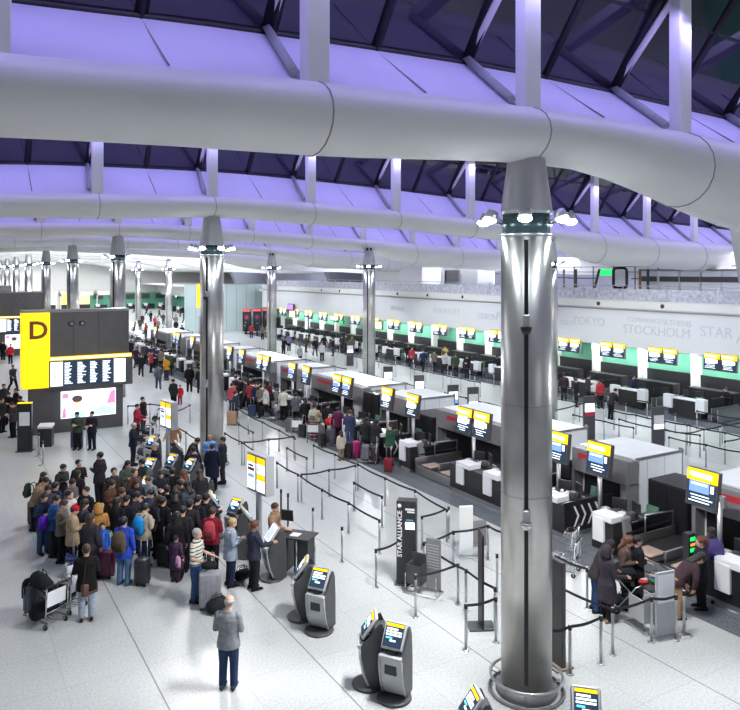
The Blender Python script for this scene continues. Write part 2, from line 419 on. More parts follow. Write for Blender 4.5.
# ================================================================== COLUMNS
M_COLM = mat('column_stainless_steel', (.52,.515,.49), .33, 1., noise=.12, nscale=1.6)
M_CONE = mat('column_cone_grey', (.50,.50,.52), .42, .7, noise=.04, nscale=3)
M_COLLAR = mat('dark_teal_collar', (.03,.06,.07), .25, noise=.1, nscale=4)
GA = math.atan2(-.73, -.68)
def column(x, y, lab, hh=9.35, detail=True, rad=.48):
    t = thing('column', lab, 'column', (x, y, 0), group='steel columns down the hall')
    n = 40 if detail else 20
    top = CAMZ+hx(x)-thick(x)+.12
    cz = hh-.05
    b = B(); b.cyl((0,0,.0), rad, cz-.45, M_COLM, n); sh = b.build('shaft', t)
    b = B(); ca, sa = math.cos(GA), math.sin(GA)
    rot = Matrix.Rotation(GA, 4, 'Z')
    b.box((ca*(rad-.006), sa*(rad-.006), cz/2-.1), (.035, .075, cz-.9), M_FRAME, rot)
    b.box((-ca*(rad-.006), -sa*(rad-.006), cz/2-.1), (.035, .075, cz-.9), M_FRAME, rot); b.build('groove', t)
    b = B(); b.cyl((0,0,cz-.5), rad*.93, .45, M_COLLAR, n); b.ring((0,0,cz-.45), rad*.97, .03, M_ALU, n, 6); b.build('collar', t)
    b = B(); b.lathe((0,0,cz-.05), [(rad*1.0,0),(rad*1.01,.08),(rad*.70,top-cz-.05),(rad*.62,top-cz+.02)], M_CONE, n); b.build('cone', t)
    b = B(); b.cyl((0,0,top-.1), rad*.5, .3, M_FRAME, 12)
    for a in (0, 2.1, 4.2): b.tube([(math.cos(a)*rad*.6, math.sin(a)*rad*.6, top-.1), (math.cos(a)*.5, math.sin(a)*.5, top+.2)], .04, M_ALU, 6)
    b.build('pin_joint', t)
    nl = 7 if detail else 5
    for i in range(nl):
        a = 2*PI*i/nl+.35; c_, s_ = math.cos(a), math.sin(a); rr = rad+.30
        b = B(); b.tube([(c_*rad*.95, s_*rad*.95, hh-.28), (c_*rr, s_*rr, hh-.18)], .025, M_ALU, 5)
        b.tube([(c_*(rr-.02), s_*(rr-.02), hh-.08), (c_*(rr+.05), s_*(rr+.05), hh-.22)], [.11,.12], M_ALU, 10)
        h = b.build('spotlight', t)
        b = B(); b.ball((c_*(rr+.062), s_*(rr+.062), hh-.235), (.13,.13,.07), M_LAMP, 10, 6); b.build('lens', h)  # lens drawn large to imitate the glow around the lamp
    if detail:
        for z in (3.8, 5.5):
            b = B(); b.ring((0,0,z), rad+.001, .007, M_SEAM, n, 4); b.build('ring_joint', t)
        b = B(); b.lathe((0,0,0), [(rad+.10,0),(rad+.10,.10),(rad+.01,.16)], M_GREYP, n); b.build('plinth', t)
        b = B(); b.ring((0,0,.30), rad+.20, .03, M_STEEL, 40, 8)
        for i in range(8):
            a = 2*PI*i/8; b.tube([(math.cos(a)*(rad+.02), math.sin(a)*(rad+.02), .22), (math.cos(a)*(rad+.2), math.sin(a)*(rad+.2), .30)], .018, M_CHROME, 6)
        b.build('bumper_rail', t)
        b = B(); b.ring((0,0,.03), rad+.22, .028, M_GREYP, 40, 8); b.build('floor_ring', t)
        # camera dome and sensor in the groove
        for z in (3.35, 6.95):
            b = B(); b.box((ca*(rad+.05), sa*(rad+.05), z+.15), (.1,.12,.22), M_ALU, rot, .01)
            b.lathe((ca*(rad+.11), sa*(rad+.11), z-.10), [(.01,0),(.07,.03),(.1,.09),(.11,.14),(.02,.15)], M_FRAME if z > 4 else M_CHROME, 14)
            b.build('camera_dome', t)
    return t
COLY = [10.34+18.8*i for i in range(9)]
names1 = ['nearest and widest brushed steel column, ring rail at its foot', 'second steel column of the front row, rising behind the airline group in suits',
          'third steel column of the front row, right behind the zone D board', 'fourth steel column of the front row', 'fifth steel column of the front row', 'sixth steel column of the front row',
          'seventh steel column of the front row', 'eighth steel column of the front row, near the left edge', 'farthest steel column of the front row at the left edge']
for i, y in enumerate(COLY): column(9.6, y, names1[i], 9.2, i < 2)
names2 = [None, 'steel column of the back row hidden behind the nearest column', 'steel column right of centre standing beyond the white baggage housings', 'steel column left of centre behind the island, beside the open floor',
          'back row steel column hidden behind the second front column', 'far steel column, right one of two left of the second column',
          'far steel column, left one of two left of the second column', 'very far thin steel column seen over the zone D board']
for i, y in enumerate(COLY[:8]):
    if names2[i]: column(27.7, y-1.0, names2[i], 8.65, False)

# ================================================================== ZONE BOARDS
def zone_board(y, letter, lab, detail):
    x0, x1 = 3.25, 8.3
    t = thing('zone_board', lab, 'information board', (x0, y, 0))
    W = x1-x0
    b = B(); b.bx(1.2, W, .05, .9, 3.75, 6.0, M_DARK, .02)
    b.bx(.35, W-.3, .1, .9, 0, 3.75, M_DARK)
    for q in (2.35, 3.55): b.bx(q-.01, q+.01, .035, .06, 3.8, 5.95, M_BLACK)
    b.build('tower', t)
    b = B(); b.bx(0, W, .0, .95, 6.0, 6.12, M_GREYP); b.build('roof_cap', t)
    b = B(); b.bx(0, 1.25, -.08, .92, 2.3, 6.0, M_YEL, .02); yp = b.build('yellow_light_box', t)
    if letter: text(letter, 1.2, mat('brown_letter', (.16,.06,.0), .5), 'letter', yp, (.27, -.085, 4.75), ((1,0,0),(0,0,1)), .01, bold=.03)
    b = B(); b.bx(1.2, W+.1, -.12, .0, 3.62, 3.80, M_YEL); b.bx(1.25, W+.05, -.125, -.118, 3.66, 3.76, M_YELW); b.build('yellow_header', t)
    b = B(); b.bx(1.2, W+.15, -.1, .1, 2.2, 3.6, M_DARK); b.build('screen_housing', t)
    for i in range(6):
        a0 = 1.25+i*.6; s = B()
        wl = i in (0, 5)
        s.bx(a0+.02, a0+.58, -.12, -.10, 2.35, 3.55, M_WLIT if wl else M_NLIT)
        if not wl and detail:
            for r_ in range(14):
                z = 3.47-r_*.078; L_ = random.uniform(.2, .42)
                s.bx(a0+.06, a0+.06+L_, -.124, -.12, z-.02, z+.02, M_WLIT)
        sc = s.build('departure_screen', t)
        if i == 0 and detail and letter: text('D', .34, mat('violet_print', (.25,.1,.5), .5), 'printed_letter', sc, (a0+.2, -.124, 2.8), ((1,0,0),(0,0,1)), .002)
    s = B(); s.bx(1.75, 4.35, -.12, .0, .72, 2.05, M_WLIT); M_PK = mat('pink_lit_picture', (.7,.2,.4), .5, emit=(.75,.25,.45), es=.8)
    M_CYN = mat('cyan_lit_picture', (.4,.7,.8), .5, emit=(.45,.8,.9), es=.9); M_FACE = mat('portrait_lit_skin', (.7,.45,.35), .5, emit=(.95,.66,.55), es=.85); M_HR = mat('portrait_dark_hair', (.05,.03,.04), .5, emit=(.1,.06,.08), es=.7)
    if detail:
        s.loft([((2.5,-.125,1.42), (.22,0,0), (0,0,.33)), ((2.5,-.122,1.42), (.22,0,0), (0,0,.33))], M_FACE, 20)
        s.loft([((2.5,-.13,1.66), (.25,0,0), (0,0,.17)), ((2.5,-.122,1.66), (.25,0,0), (0,0,.17))], M_HR, 20)
        s.poly([(2.05,-.124,.74),(2.3,-.124,1.0),(2.75,-.124,1.0),(2.95,-.124,.74)], M_CYN)
        s.poly([(3.1,-.124,.9),(3.5,-.124,1.15),(4.0,-.124,1.2),(4.3,-.124,1.0),(4.3,-.124,.8),(3.4,-.124,.78)], M_CYN)
        s.poly([(1.8,-.124,1.7),(2.1,-.124,1.72),(2.1,-.124,1.95),(1.8,-.124,1.95)], M_PK); s.poly([(3.9,-.124,1.3),(4.32,-.124,1.3),(4.32,-.124,2.0),(4.1,-.124,1.9)], M_PK)
        s.poly([(1.78,-.124,.75),(2.0,-.124,.75),(1.95,-.124,1.3),(1.85,-.124,1.2)], M_PK)
    s.build('video_screen', t)
    b = B()
    for q in (2.25, 2.75): b.lathe((q, .02, 5.45), [(.17,0),(.17,.01)], M_BLACK, 3)
    b = B()
    for q in (2.25, 2.75):
        b.tube([(q,.06,5.42),(q,-.1,5.42)], .14, M_FRAME, 16); b.tube([(q,-.1,5.42),(q,-.13,5.42)], .07, M_GREYP, 10)
    b.build('loudspeaker', t)
    return t
zone_board(38.6, 'D', 'tall dark board with yellow panel reading D, departure screens and a bright video screen', True)
zone_board(76.2, '', 'dark zone board with yellow edge at the left picture edge behind board D', True)
zone_board(113.8, '', 'farthest zone board, its dark top peeking over the others at the left edge', False)
b = B(); b.bx(-.28,.28,-.1,.1,4.1,6.7, M_YEL, .02); o = b.build('yellow_zone_panel'); tag(o, 'narrow yellow lit zone panel against the left side of the second column', 'sign'); r_ = (199.5-370)/FPX; Yq_ = 77; o.location = (Yq_*(r_*VD[1]-VR[1])/(VR[0]-r_*VD[0]), Yq_, 0)
b = B(); b.cyl((0,0,-3.2), .12, 3.2, M_ALU, 10); b.bx(-.03,.03,-.05,.05,-.05,.05,M_ALU); q = b.build('post', o); q.location = (0,0,3.2)

# ================================================================== CHECK-IN ISLAND
def screen_sign(parent, y, z0=1.93, z1=2.90, w=.90, x=0., lit=0):
    """one display facing -X, centred on local y"""
    rot = Matrix.Rotation(R(7), 4, 'Y'); zc = (z0+z1)/2; h = z1-z0
    def at(dx, dy, dz): v = rot @ Vector((dx, dy, dz)); return (x+v.x, y+v.y, zc+v.z)
    b = B(); b.box(at(.05,0,0), (.16, w, h), M_DARK, rot, .015); o = b.build('display_housing', parent)
    b = B(); b.box(at(-.035,0,h/2-.17), (.012, w-.03, .30), M_YEL, rot)
    b.box(at(-.043,random.uniform(-.05,.05),h/2-.17), (.006, w*.62, .13), M_YELW, rot)
    b.box(at(-.047, w/2-.14, h/2-.15), (.004, .10, .10), M_WLIT, rot); b.build('yellow_header', o)
    b = B(); b.box(at(-.035,0,-.16), (.012, w-.10, h-.46), M_NLIT, rot)
    if lit != 2: b.box(at(-.043,.07,.02), (.004, w*.62, .28), M_BLIT if lit == 0 else M_WLIT, rot)
    b.box(at(-.046,.07,.09), (.004, w*.5, .05), M_WLIT, rot); b.box(at(-.046,-w*.33,.02), (.004, .09, .18), M_WLIT, rot)
    for i in range(3): b.box(at(-.043, random.uniform(-.03,.08), -.2-.075*i), (.004, w*random.uniform(.35,.7), .025), M_WLIT, rot)
    b.build('screen', o)
def sign_post(y, double, lab, x=16.85, lit=0, side=0):
    t = thing('flight_sign', lab, 'flight sign', (x, y, 0), group='yellow topped flight signs over the front island')
    b = B(); b.cyl((.05, side, .0), .065, 2.2, M_ALU, 10); b.box((.05,side,2.2), (.1,.3,.3), M_ALU); b.build('post', t)
    if double: screen_sign(t, -.5, lit=lit); screen_sign(t, .5, lit=lit)
    else: screen_sign(t, 0, lit=lit)
    return t
M_WTOP = mat('white_counter_panel', (.78,.80,.84), .35, noise=.03, nscale=3)
M_BIN = mat('conveyor_tray', (.45,.33,.28), .5, noise=.2, nscale=6)
M_CUP = mat('green_chair_fabric', (.10,.22,.16), .8, noise=.2, nscale=10)
def monitor(parent, x, y, z, a, name='monitor'):
    b = B(); rot = Matrix.Rotation(a, 4, 'Z')
    b.box((x,y,z+.28), (.05,.44,.30), M_BLACK, rot, .008); b.cyl((x,y,z), .035, .16, M_BLACK, 8); b.cyl((x,y,z), .11, .02, M_BLACK, 10)
    return b.build(name, parent)
def desk(y0, y1, lab, x=15.95, chev=False, group='black check-in desks of the front island'):
    """check-in desk facing -X"""
    t = thing('check_in_desk', lab, 'desk', (x, (y0+y1)/2, 0), group=group); h = (y1-y0)/2
    b = B(); b.bx(0, .55, -h, h, .16, 1.02, M_BLACK, .01); b.bx(.55, 2.2, -h, -h+.06, .16, 1.02, M_BLACK); b.bx(.4, 2.3, h-.9, h, .68, .74, M_BLACK); b.bx(.5,2.4,-h,h,.1,.16,M_BLACK); b.build('carcass', t)
    b = B(); b.bx(.04, .55, -h+.05, h-.05, .0, .16, M_ALU); b.build('plinth', t)
    n = max(1, round(2*h/1.3))
    for i in range(n):
        yc = -h+(i+.5)*2*h/n; s = B()
        s.bx(-.08, .45, max(yc-.48,-h), min(yc+.30,h), 1.02, 1.20, M_WTOP, .02); s.bx(-.10, -.005, yc-.12, yc+.28, .42, 1.10, M_WTOP, .015); s.build('white_counter', t)
        monitor(t, .9, yc+.15, .74+.28, .3); monitor(t, 1.0, yc-.35, .74+.28, -.4)
        s = B(); s.bx(.55, 1.3, yc-.55, yc+.55, .96, 1.02, M_BLACK, .01); s.build('worktop', t)
        s = B(); s.bx(.5,.72,yc+.32,yc+.52,1.02,1.16,M_LGREY,.02); s.bx(.75,.95,yc-.1,yc+.12,1.02,1.1,M_WHITE,.02); s.build('ticket_printer', t)
        s = B(); s.bx(1.0,1.15,yc-.45,yc-.1,1.02,1.04,M_LGREY,.005); s.build('keyboard', t); s = B(); s.bx(.6,.8,yc-.5,yc-.3,1.02,1.25,M_DARK,.03,2); s.build('scanner', t)
    if chev:
        s = B(); s.bx(0, 1.75, -h-.05, -h, .16, 1.08, M_BLACK); s.bx(0,1.75,-h-.045,-h,0,.16,M_ALU)
        for i in range(4):
            cx = .38+i*.30
            s.poly([(cx,-h-.056,.93),(cx+.07,-h-.056,.93),(cx+.25,-h-.056,.62),(cx+.07,-h-.056,.31),(cx,-h-.056,.31),(cx+.17,-h-.056,.62)], M_WHITE, (0,.004,0))
        s.build('chevron_panel', t)
    s = B(); s.bx(1.65,2.1,-.22,.22,.48,.56,M_CUP,.03,2); s.box((2.12,0,.82),(.08,.42,.5),M_CUP,(0,.12,0),.03,2); s.cyl((1.88,0,.06),.03,.42,M_BLACK,8)
    for a in range(5): s.tube([(1.88,0,.1),(1.88+.28*math.cos(a*1.257),.28*math.sin(a*1.257),.05)],.02,M_BLACK,5)
    s.build('staff_chair', t)
    return t
def conveyor(y0, y1, lab, x=16.1):
    t = thing('baggage_conveyor', lab, 'conveyor', (x, (y0+y1)/2, 0), group='bag drop conveyors of the front island'); w = y1-y0; h = w/2
    b = B(); b.bx(0, 2.3, -h, -h+.06, .05, .62, M_ALU, .01); b.bx(0, 2.3, h-.06, h, .05, .62, M_ALU, .01); b.bx(.3, 2.3, -.04, .04, .05, .60, M_ALU); b.bx(0,.05,-h,h,.04,.36,M_STEEL); b.build('side_frame', t)
    for s_ in (-1, 1):
        b = B(); b.bx(.08, 2.28, s_*h/2-h/2+.09, s_*h/2+h/2-.09, .30, .36, M_RUBBER); b.build('belt', t)
        b = B(); b.bx(.1, .75, s_*h/2-.3, s_*h/2+.3, .36, .42, M_BIN, .03); b.build('scale_tray', t)
    b = B(); b.tube([(.9,h-.1,.6),(.9,h-.1,1.15),(1.9,h-.25,1.15),(1.9,h-.25,.6)], .028, M_ALU, 6); b.build('guard_rail', t)
    b = B(); b.box((.35, h+.10, .85), (.28,.16,.6), M_GREYP, (0,-.15,0), .02); b.bx(.25,.45,h+.04,h+.14,0,.6,M_BLACK); b.build('bag_tag_reader', t)
    return t
def housing(y0, y1, lab, xf=18.5, xb=21.1, z=2.05):
    t = thing('baggage_housing', lab, 'housing', (xf, (y0+y1)/2, 0), group='white roofed baggage housings of the front island'); h = (y1-y0)/2; w = xb-xf
    b = B(); b.bx(.5, w, -h, h, 0, z, M_WHITEP, .01); b.bx(.35, w, -h, h, z-.04, z+.02, M_WHITEP)
    for q in (.33, .66): b.bx(w*q, w*q+.012, -h-.004, -h, .1, z-.05, M_SEAM)
    b.build('shell', t)
    b = B(); b.bx(0, .45, -h, h, 1.25, z-.02, M_GREYP, .02); b.bx(0,.45,-h,-h+.12,0,1.3,M_GREYP); b.bx(0,.45,h-.12,h,0,1.3,M_GREYP); b.build('bulkhead', t)
    b = B(); b.bx(-.01, .0, -h*.1, h*.75, z-.34, z-.16, M_RED); b.build('red_stripe', t)
    b = B(); b.bx(.44, .5, -h+.12, h-.12, 0, 1.25, M_WHITEP); b.bx(.40,.44,-h*.4,h-.2,.0,1.25,M_BLACK); b.build('tunnel_mouth', t)
    b = B(); b.bx(w, w+.06, -h, -h+.12, 0, z+.1, M_GREYP); b.bx(.3,w+.06,-h-.02,-h,z,z+.06,M_GREYP); b.build('edge_trim', t)
    return t
def cabinet(x0, x1, y0, y1, z, lab):
    t = thing('black_cabinet', lab, 'cabinet', ((x0+x1)/2, (y0+y1)/2, 0)); a, c = (x1-x0)/2, (y1-y0)/2
    b = B(); b.bx(-a, a, -c, c, 0, z, M_BLACK, .02); b.build('body', t)
    b = B(); b.bx(-a-.012, -a, -c+.03, -.01, .05, z-.05, M_BLACK); b.build('door', t); b = B(); b.bx(-a-.012, -a, .01, c-.03, .05, z-.05, M_BLACK); b.build('door', t)
    return t
SG = [(11.62,0,'single flight sign nearest the right picture edge, over the uniformed staff woman'),(15.04,0,'single flight sign above the big white roofed housing, right of the nearest column'),
 (16.72,0,'single flight sign half hidden just right of the nearest column'),(21.0,1,'double flight sign just left of the nearest column'),(25.0,0,'single flight sign with white screen, second set left of the nearest column'),
 (27.0,0,'single flight sign above the chevron desk, third left of the nearest column'),(31.2,1,'double flight sign above the man in a navy jacket'),(35.3,0,'single flight sign above the backpacker in beige'),(37.1,0,'single flight sign between the white jacket passenger and the backpacker'),
 (41.4,1,'double flight sign above the passenger in a white jacket'),(45.1,0,'single flight sign right of the second column, nearer of the two'),(47.4,0,'single flight sign touching the right side of the second column'),
 (51.5,1,'double flight sign hidden behind the second column'),(56,0,'yellow sign just left of the second column'),(60.5,1,'far double yellow sign left of the second column'),(67.5,0,'far yellow sign over the left end of the island, rightmost of the last three'),
 (72,0,'far yellow sign over the left end of the island, middle of the last three'),(76.5,0,'farthest yellow sign over the left end of the island')]
for i, (y, d, lab) in enumerate(SG):
    o = sign_post(y, d, lab, lit=(0,0,0,1,1,1,0,0,0)[i] if i < 9 else i % 2, side=-.45 if i == 0 else 0)
    del o['group']
for i in range(-1, 8):
    o = 10.1*i; s = ('nearest' if i == 0 else ORD[i]+' group' if i > 0 else 'right edge')
    where = ['right edge of the picture','right of the nearest column','just left of the nearest column','below the navy jacketed man','beside the white jacket passenger','behind the second column','left of the second column','near the far end of the island','at the far end of the island'][i+1]
    if i >= 0:
        desk(13.72+o, 14.5+o, 'narrow black desk with white counter, %s' % where)
        desk(15.6+o, 16.9+o, 'black desk with white side chevrons, %s' % where, chev=True)
        conveyor(17.0+o, 18.1+o, 'steel bag conveyor pair right of the double desk, %s' % where)
    if i < 7:
        desk(18.2+o, 21.2+o, 'long black double desk, %s' % where)
        conveyor(21.3+o, 23.7+o, 'bag conveyor pair left of the double desk, %s' % where)
for y0, y1, lab in [(6.9,13.1,'white roofed housing cut by the right picture edge'),(15.3,17.7,'short white roofed housing right of the nearest column'),(19.4,25.6,'long white roofed housing passing behind the nearest column'),
        (27.7,30.3,'short white roofed housing behind the single signs left of the nearest column'),(32.0,38.0,'long white roofed housing behind the queueing passengers'),(40.0,42.5,'white roofed housing left of centre'),
        (44.2,50.5,'long pale housing just right of the second column'),(52.5,55,'short pale housing behind the second column'),(57,63,'pale housing left of the second column'),(65,68,'small far pale housing left of the second column'),(70,76,'farthest pale housing of the island')]:
    housing(y0, y1, lab)
cabinet(18.5, 19.8, 13.25, 14.6, 1.7, 'tall black cabinet left of the sign nearest the right edge')
cabinet(18.5, 20.3, 30.4, 31.9, 1.9, 'tall black cabinet behind the man in navy, centre of the island')
cabinet(18.5, 20.0, 25.8, 27.5, 1.6, 'black cabinet between two white housings left of the nearest column')
b = B(); b.bx(0,1.6,0,.06,.9,1.5,M_DARK,.02); b.bx(0,.05,0,1.4,.9,1.5,M_DARK,.02); b.bx(0,1.6,0,1.4,0,.9,M_BLACK,.02); o = b.build('desk_divider'); o.location = (18.6, 17.85, 0); tag(o, 'dark grey divider screens behind the chevron desk right of the nearest column', 'divider')
# scale post with green lights
t = thing('indicator_post', 'black post with green and orange lights standing between the conveyors at the right', 'post', G(689, 595)+(0,))
b = B(); b.bx(-.13,.13,-.10,.10,0,1.55,M_BLACK,.02); b.build('post', t)
b = B(); b.box((-.0,-.105,1.42),(.18,.012,.09),M_GREEN); b.box((0,-.105,1.15),(.18,.012,.09),M_GREEN); b.build('green_light', t)
b = B(); b.box((0,-.105,1.28),(.16,.012,.06),mat('orange_lit',(.9,.3,.05),.5,emit=(1.,.35,.05),es=1.)); b.build('orange_light', t)
# ================================================================== FAR COUNTER ROW
def far_sign(y, lab):
    t = thing('flight_sign', lab, 'flight sign', (37.35, y, 0))
    screen_sign(t, -.52, 2.45, 3.42, .98, lit=1); screen_sign(t, .52, 2.45, 3.42, .98, lit=1)
    b = B(); b.bx(.1,.2,-.9,.9,2.75,2.9,M_ALU); b.build('bracket', t); return t
def far_desk(y, lab):
    t = thing('check_in_desk', lab, 'desk', (34.9, y, 0))
    b = B(); b.bx(0,.6,-1.0,1.0,.1,1.0,M_BLACK,.01); b.bx(.6,2.0,-1.3,-1.22,.1,1.2,M_BLACK); b.build('body', t)
    for s_ in (-1, 1):
        b = B(); b.bx(-.12,.2,s_*1.0-.28,s_*1.0+.28,.45,1.18,M_WTOP,.02); b.build('white_wing', t)
    b = B(); b.bx(-.05,.55,-.75,.75,1.0,1.05,M_WTOP); b.build('counter_top', t)
    monitor(t, .7, -.4, 1.02, .3); monitor(t, .7, .45, 1.02, -.3)
    b = B(); b.bx(2.2,2.9,-1.4,1.4,0,1.35,M_BLACK,.02); b.bx(1.1,1.5,-.2,.2,.45,1.0,M_CUP,.03); b.build('back_unit', t)
    b = B(); b.bx(.2,2.6,-1.85,-1.80,.05,.75,M_ALU); b.bx(.2,2.6,-1.5,-1.45,.05,.75,M_ALU); b.bx(.2,2.6,-1.8,-1.5,.2,.3,M_RUBBER); b.build('bag_belt', t)
    return t
for i, y in enumerate(SIGY):
    yy = y; pos = 'counting from the right edge'
    far_sign(yy, 'double flight sign on the green wall, %s %s' % (ORD[i] if i < 16 else 'very far last', pos))
    if i == 16: break
    far_desk(yy+.5, 'black and white desk of the far counter row, %s %s' % (ORD[i] if i < 16 else 'very far last', pos))
# ================================================================== PEOPLE
V = Vector
POSES = dict(
 stand=dict(arms=[((.235,-.03,1.13),(.235,.05,.88)),((-.235,-.03,1.13),(-.235,.05,.88))]),
 phone=dict(arms=[((.225,-.01,1.14),(.085,.24,1.20)),((-.225,-.01,1.14),(-.06,.25,1.17))], head=22),
 look=dict(arms=[((.235,-.03,1.13),(.22,.06,.88)),((-.225,.0,1.14),(-.06,.25,1.17))], head=-4),
 cross=dict(arms=[((.225,.0,1.14),(-.02,.19,1.16)),((-.225,.0,1.14),(.02,.22,1.12))], head=3),
 walk=dict(arms=[((.235,.08,1.14),(.22,.26,.98)),((-.235,-.14,1.15),(-.24,-.16,.90))], legs=[((.095,-.03,.50),(.10,-.33,.13)),((-.095,.17,.50),(-.10,.30,.09))], head=4),
 reach=dict(arms=[((.23,.10,1.17),(.17,.40,1.16)),((-.23,-.02,1.13),(-.2,.14,.93))], head=12),
 push=dict(arms=[((.235,.02,1.13),(.20,.34,1.05)),((-.235,.02,1.13),(-.20,.34,1.05))], head=8),
 chin=dict(arms=[((.225,.08,1.14),(.07,.16,1.42)),((-.225,.02,1.13),(.0,.20,1.12))], head=8),
 lean=dict(arms=[((.22,.16,1.22),(.14,.36,1.02)),((-.22,.16,1.22),(-.14,.36,1.02))], head=10, pitch=48),
 bend=dict(arms=[((.22,.10,1.18),(.12,.30,1.08)),((-.22,.10,1.18),(-.12,.30,1.08))], head=20, pitch=22),
)
HIPZ = .93
def pitch_m(p):
    return Matrix.Translation((0,0,HIPZ)) @ Matrix.Rotation(-R(p), 4, 'X') @ Matrix.Translation((0,0,-HIPZ))
def head_m(p):
    return Matrix.Translation((0,0,1.50)) @ Matrix.Rotation(-R(p), 4, 'X') @ Matrix.Translation((0,0,-1.50))
DUMMY = mat('body_dummy')
def hand(b, w, d, n, side, m):
    """palm with four fingers and a thumb; d forearm direction, n palm normal, side = thumb side"""
    d = d.normalized(); n = (n-d*n.dot(d)).normalized(); s = side*d.cross(n); s.normalize()
    b.loft([(w-d*.01, s*.024, n*.018), (w+d*.03, s*.038, n*.017), (w+d*.085, s*.042, n*.014), (w+d*.095, s*.036, n*.010)], m, 10)
    for i, L in enumerate((.070,.080,.074,.058)):
        r0 = w+d*.085+s*(.030-.020*i); r1 = r0+d*L*.5+n*.010; r2 = r1+d*L*.38+n*.030
        b.tube([r0-d*.02, r0, r1, r2], [.0105,.0105,.0095,.008], m, 7, round_ends=True)
    r0 = w+d*.025+s*.030; b.tube([r0-s*.012, r0+s*.02+d*.02+n*.008, r0+s*.030+d*.055+n*.02], [.014,.012,.010], m, 7, round_ends=True)
def figure_lofts(b, pose, inf, part, coat='short', m=DUMMY, fat=1.):
    P = POSES[pose]; U = pitch_m(P.get('pitch', 0)); H = U @ head_m(P.get('head', 0))
    def tr(M, v): return M @ V(v)
    def sec(M, z, rx, ry, y=0.): return (M @ V((0,y,z)), (M.to_3x3() @ V(((rx+inf)*fat,0,0))), (M.to_3x3() @ V((0,(ry+inf)*fat,0))))
    I = Matrix.Identity(4); legs = P.get('legs', [((.095,.015,.49),(.10,-.02,.09)), ((-.095,.015,.49),(-.10,-.02,.09))])
    if part in ('body', 'trousers'):
        b.loft([sec(I,.84,.10,.08), sec(I,.90,.165,.112,-.01), sec(I,.98,.152,.105)]+([sec(U,1.04,.140,.10)] if part == 'body' else [sec(U,1.02,.142,.10)]), m, 16)
        for (kn, an), sx in zip(legs, (1, -1)):
            hp = V((.085*sx, 0, .90)); kn, an = V(kn), V(an)
            if part == 'body': b.tube([hp, hp.lerp(kn,.5), kn, kn.lerp(an,.35)+V((0,-.012,0)), an], [.088,.072,.052,.054,.036], m, 10, round_ends=True)
            else: b.tube([hp, hp.lerp(kn,.5), kn, kn.lerp(an,.5), an+V((0,.0,-.035))], [.104,.094,.078,.072,.066], m, 12)
            if part == 'body': b.tube([an+V((0,-.03,-.035)), an+V((.0,.07,-.055)), an+V((.0,.12,-.066))], [.028,.028,.016], m, 8, round_ends=True)
    if part in ('body', 'top'):
        lo = {'short': .80, 'hip': .72, 'long': .50, 'shirt': .92}[coat]
        S = []
        if part == 'top':
            fl = {'short': .0, 'hip': .01, 'long': .035, 'shirt': -.004}[coat]
            if lo < .9: S += [sec(I, lo, .175+fl, .125+fl), sec(I, .90, .172+fl*.4, .122+fl*.4)]
            else: S += [sec(I, .92, .165, .115)]
        S += [sec(U,1.0,.150,.105), sec(U,1.10,.142,.100), sec(U,1.22,.160,.112), sec(U,1.34,.176,.112), sec(U,1.42,.150,.090), sec(U,1.465,.085,.066)]
        if part == 'top': S += [sec(U, 1.50, .062, .060)]
        b.loft(S, m, 18)
        for (el, wr), sx in zip(P['arms'], (1, -1)):
            sh = V((.165*sx, 0, 1.395)); el, wr = V(el), V(wr)
            a, e, w = tr(U, sh), tr(U, el), tr(U, wr)
            if part == 'body':
                b.tube([a, a.lerp(e,.5), e, e.lerp(w,.35), w], [.052,.044,.038,.038,.026], m, 10, round_ends=True)
                d = w-e; n = V((-sx,0,0)) if wr.y < .15 or wr.z < 1.0 else V((-sx*.6,0,-.6))
                hand(b, w, d, n, 1 if sx > 0 else -1, m)
            elif coat == 'shirt':
                b.tube([a, a.lerp(e,.5), a.lerp(e,.8)], [.066,.062,.060], m, 12, round_ends=False)
            else:
                b.tube([a, a.lerp(e,.5), e, e.lerp(w,.5), w-(w-e).normalized()*.01], [.080,.072,.064,.056,.046], m, 12)
                b.ball(a, .080, m, 10, 6)
    if part == 'body':
        R3 = H.to_3x3()
        def hs(z, rx, ry, y): return (H @ V((0,y,z)), R3 @ V((rx,0,0)), R3 @ V((0,ry,0)))
        b.tube([U @ V((0,-.01,1.42)), H @ V((0,.0,1.54)), H @ V((0,.005,1.58))], [.060,.052,.05], m, 10)
        b.loft([hs(1.515,.02,.02,.045), hs(1.53,.045,.05,.035), hs(1.56,.062,.075,.02), hs(1.60,.070,.090,.008), hs(1.65,.076,.098,.0), hs(1.69,.073,.094,-.004), hs(1.72,.058,.076,-.008), hs(1.742,.030,.040,-.010), hs(1.748,.008,.01,-.01)], m, 16)
        b.tube([H @ V((0,.090,1.645)), H @ V((0,.116,1.605)), H @ V((0,.100,1.598))], [.010,.015,.012], m, 7, round_ends=True)
        for sx in (1,-1): b.loft([(H @ V((sx*.070,-.005,1.605)), R3 @ V((.010,0,0)), R3 @ V((0,.018,0))), (H @ V((sx*.080,-.01,1.625)), R3 @ V((.010,0,0)), R3 @ V((0,.022,0))), (H @ V((sx*.080,-.012,1.65)), R3 @ V((.009,0,0)), R3 @ V((0,.020,0)))], m, 8)
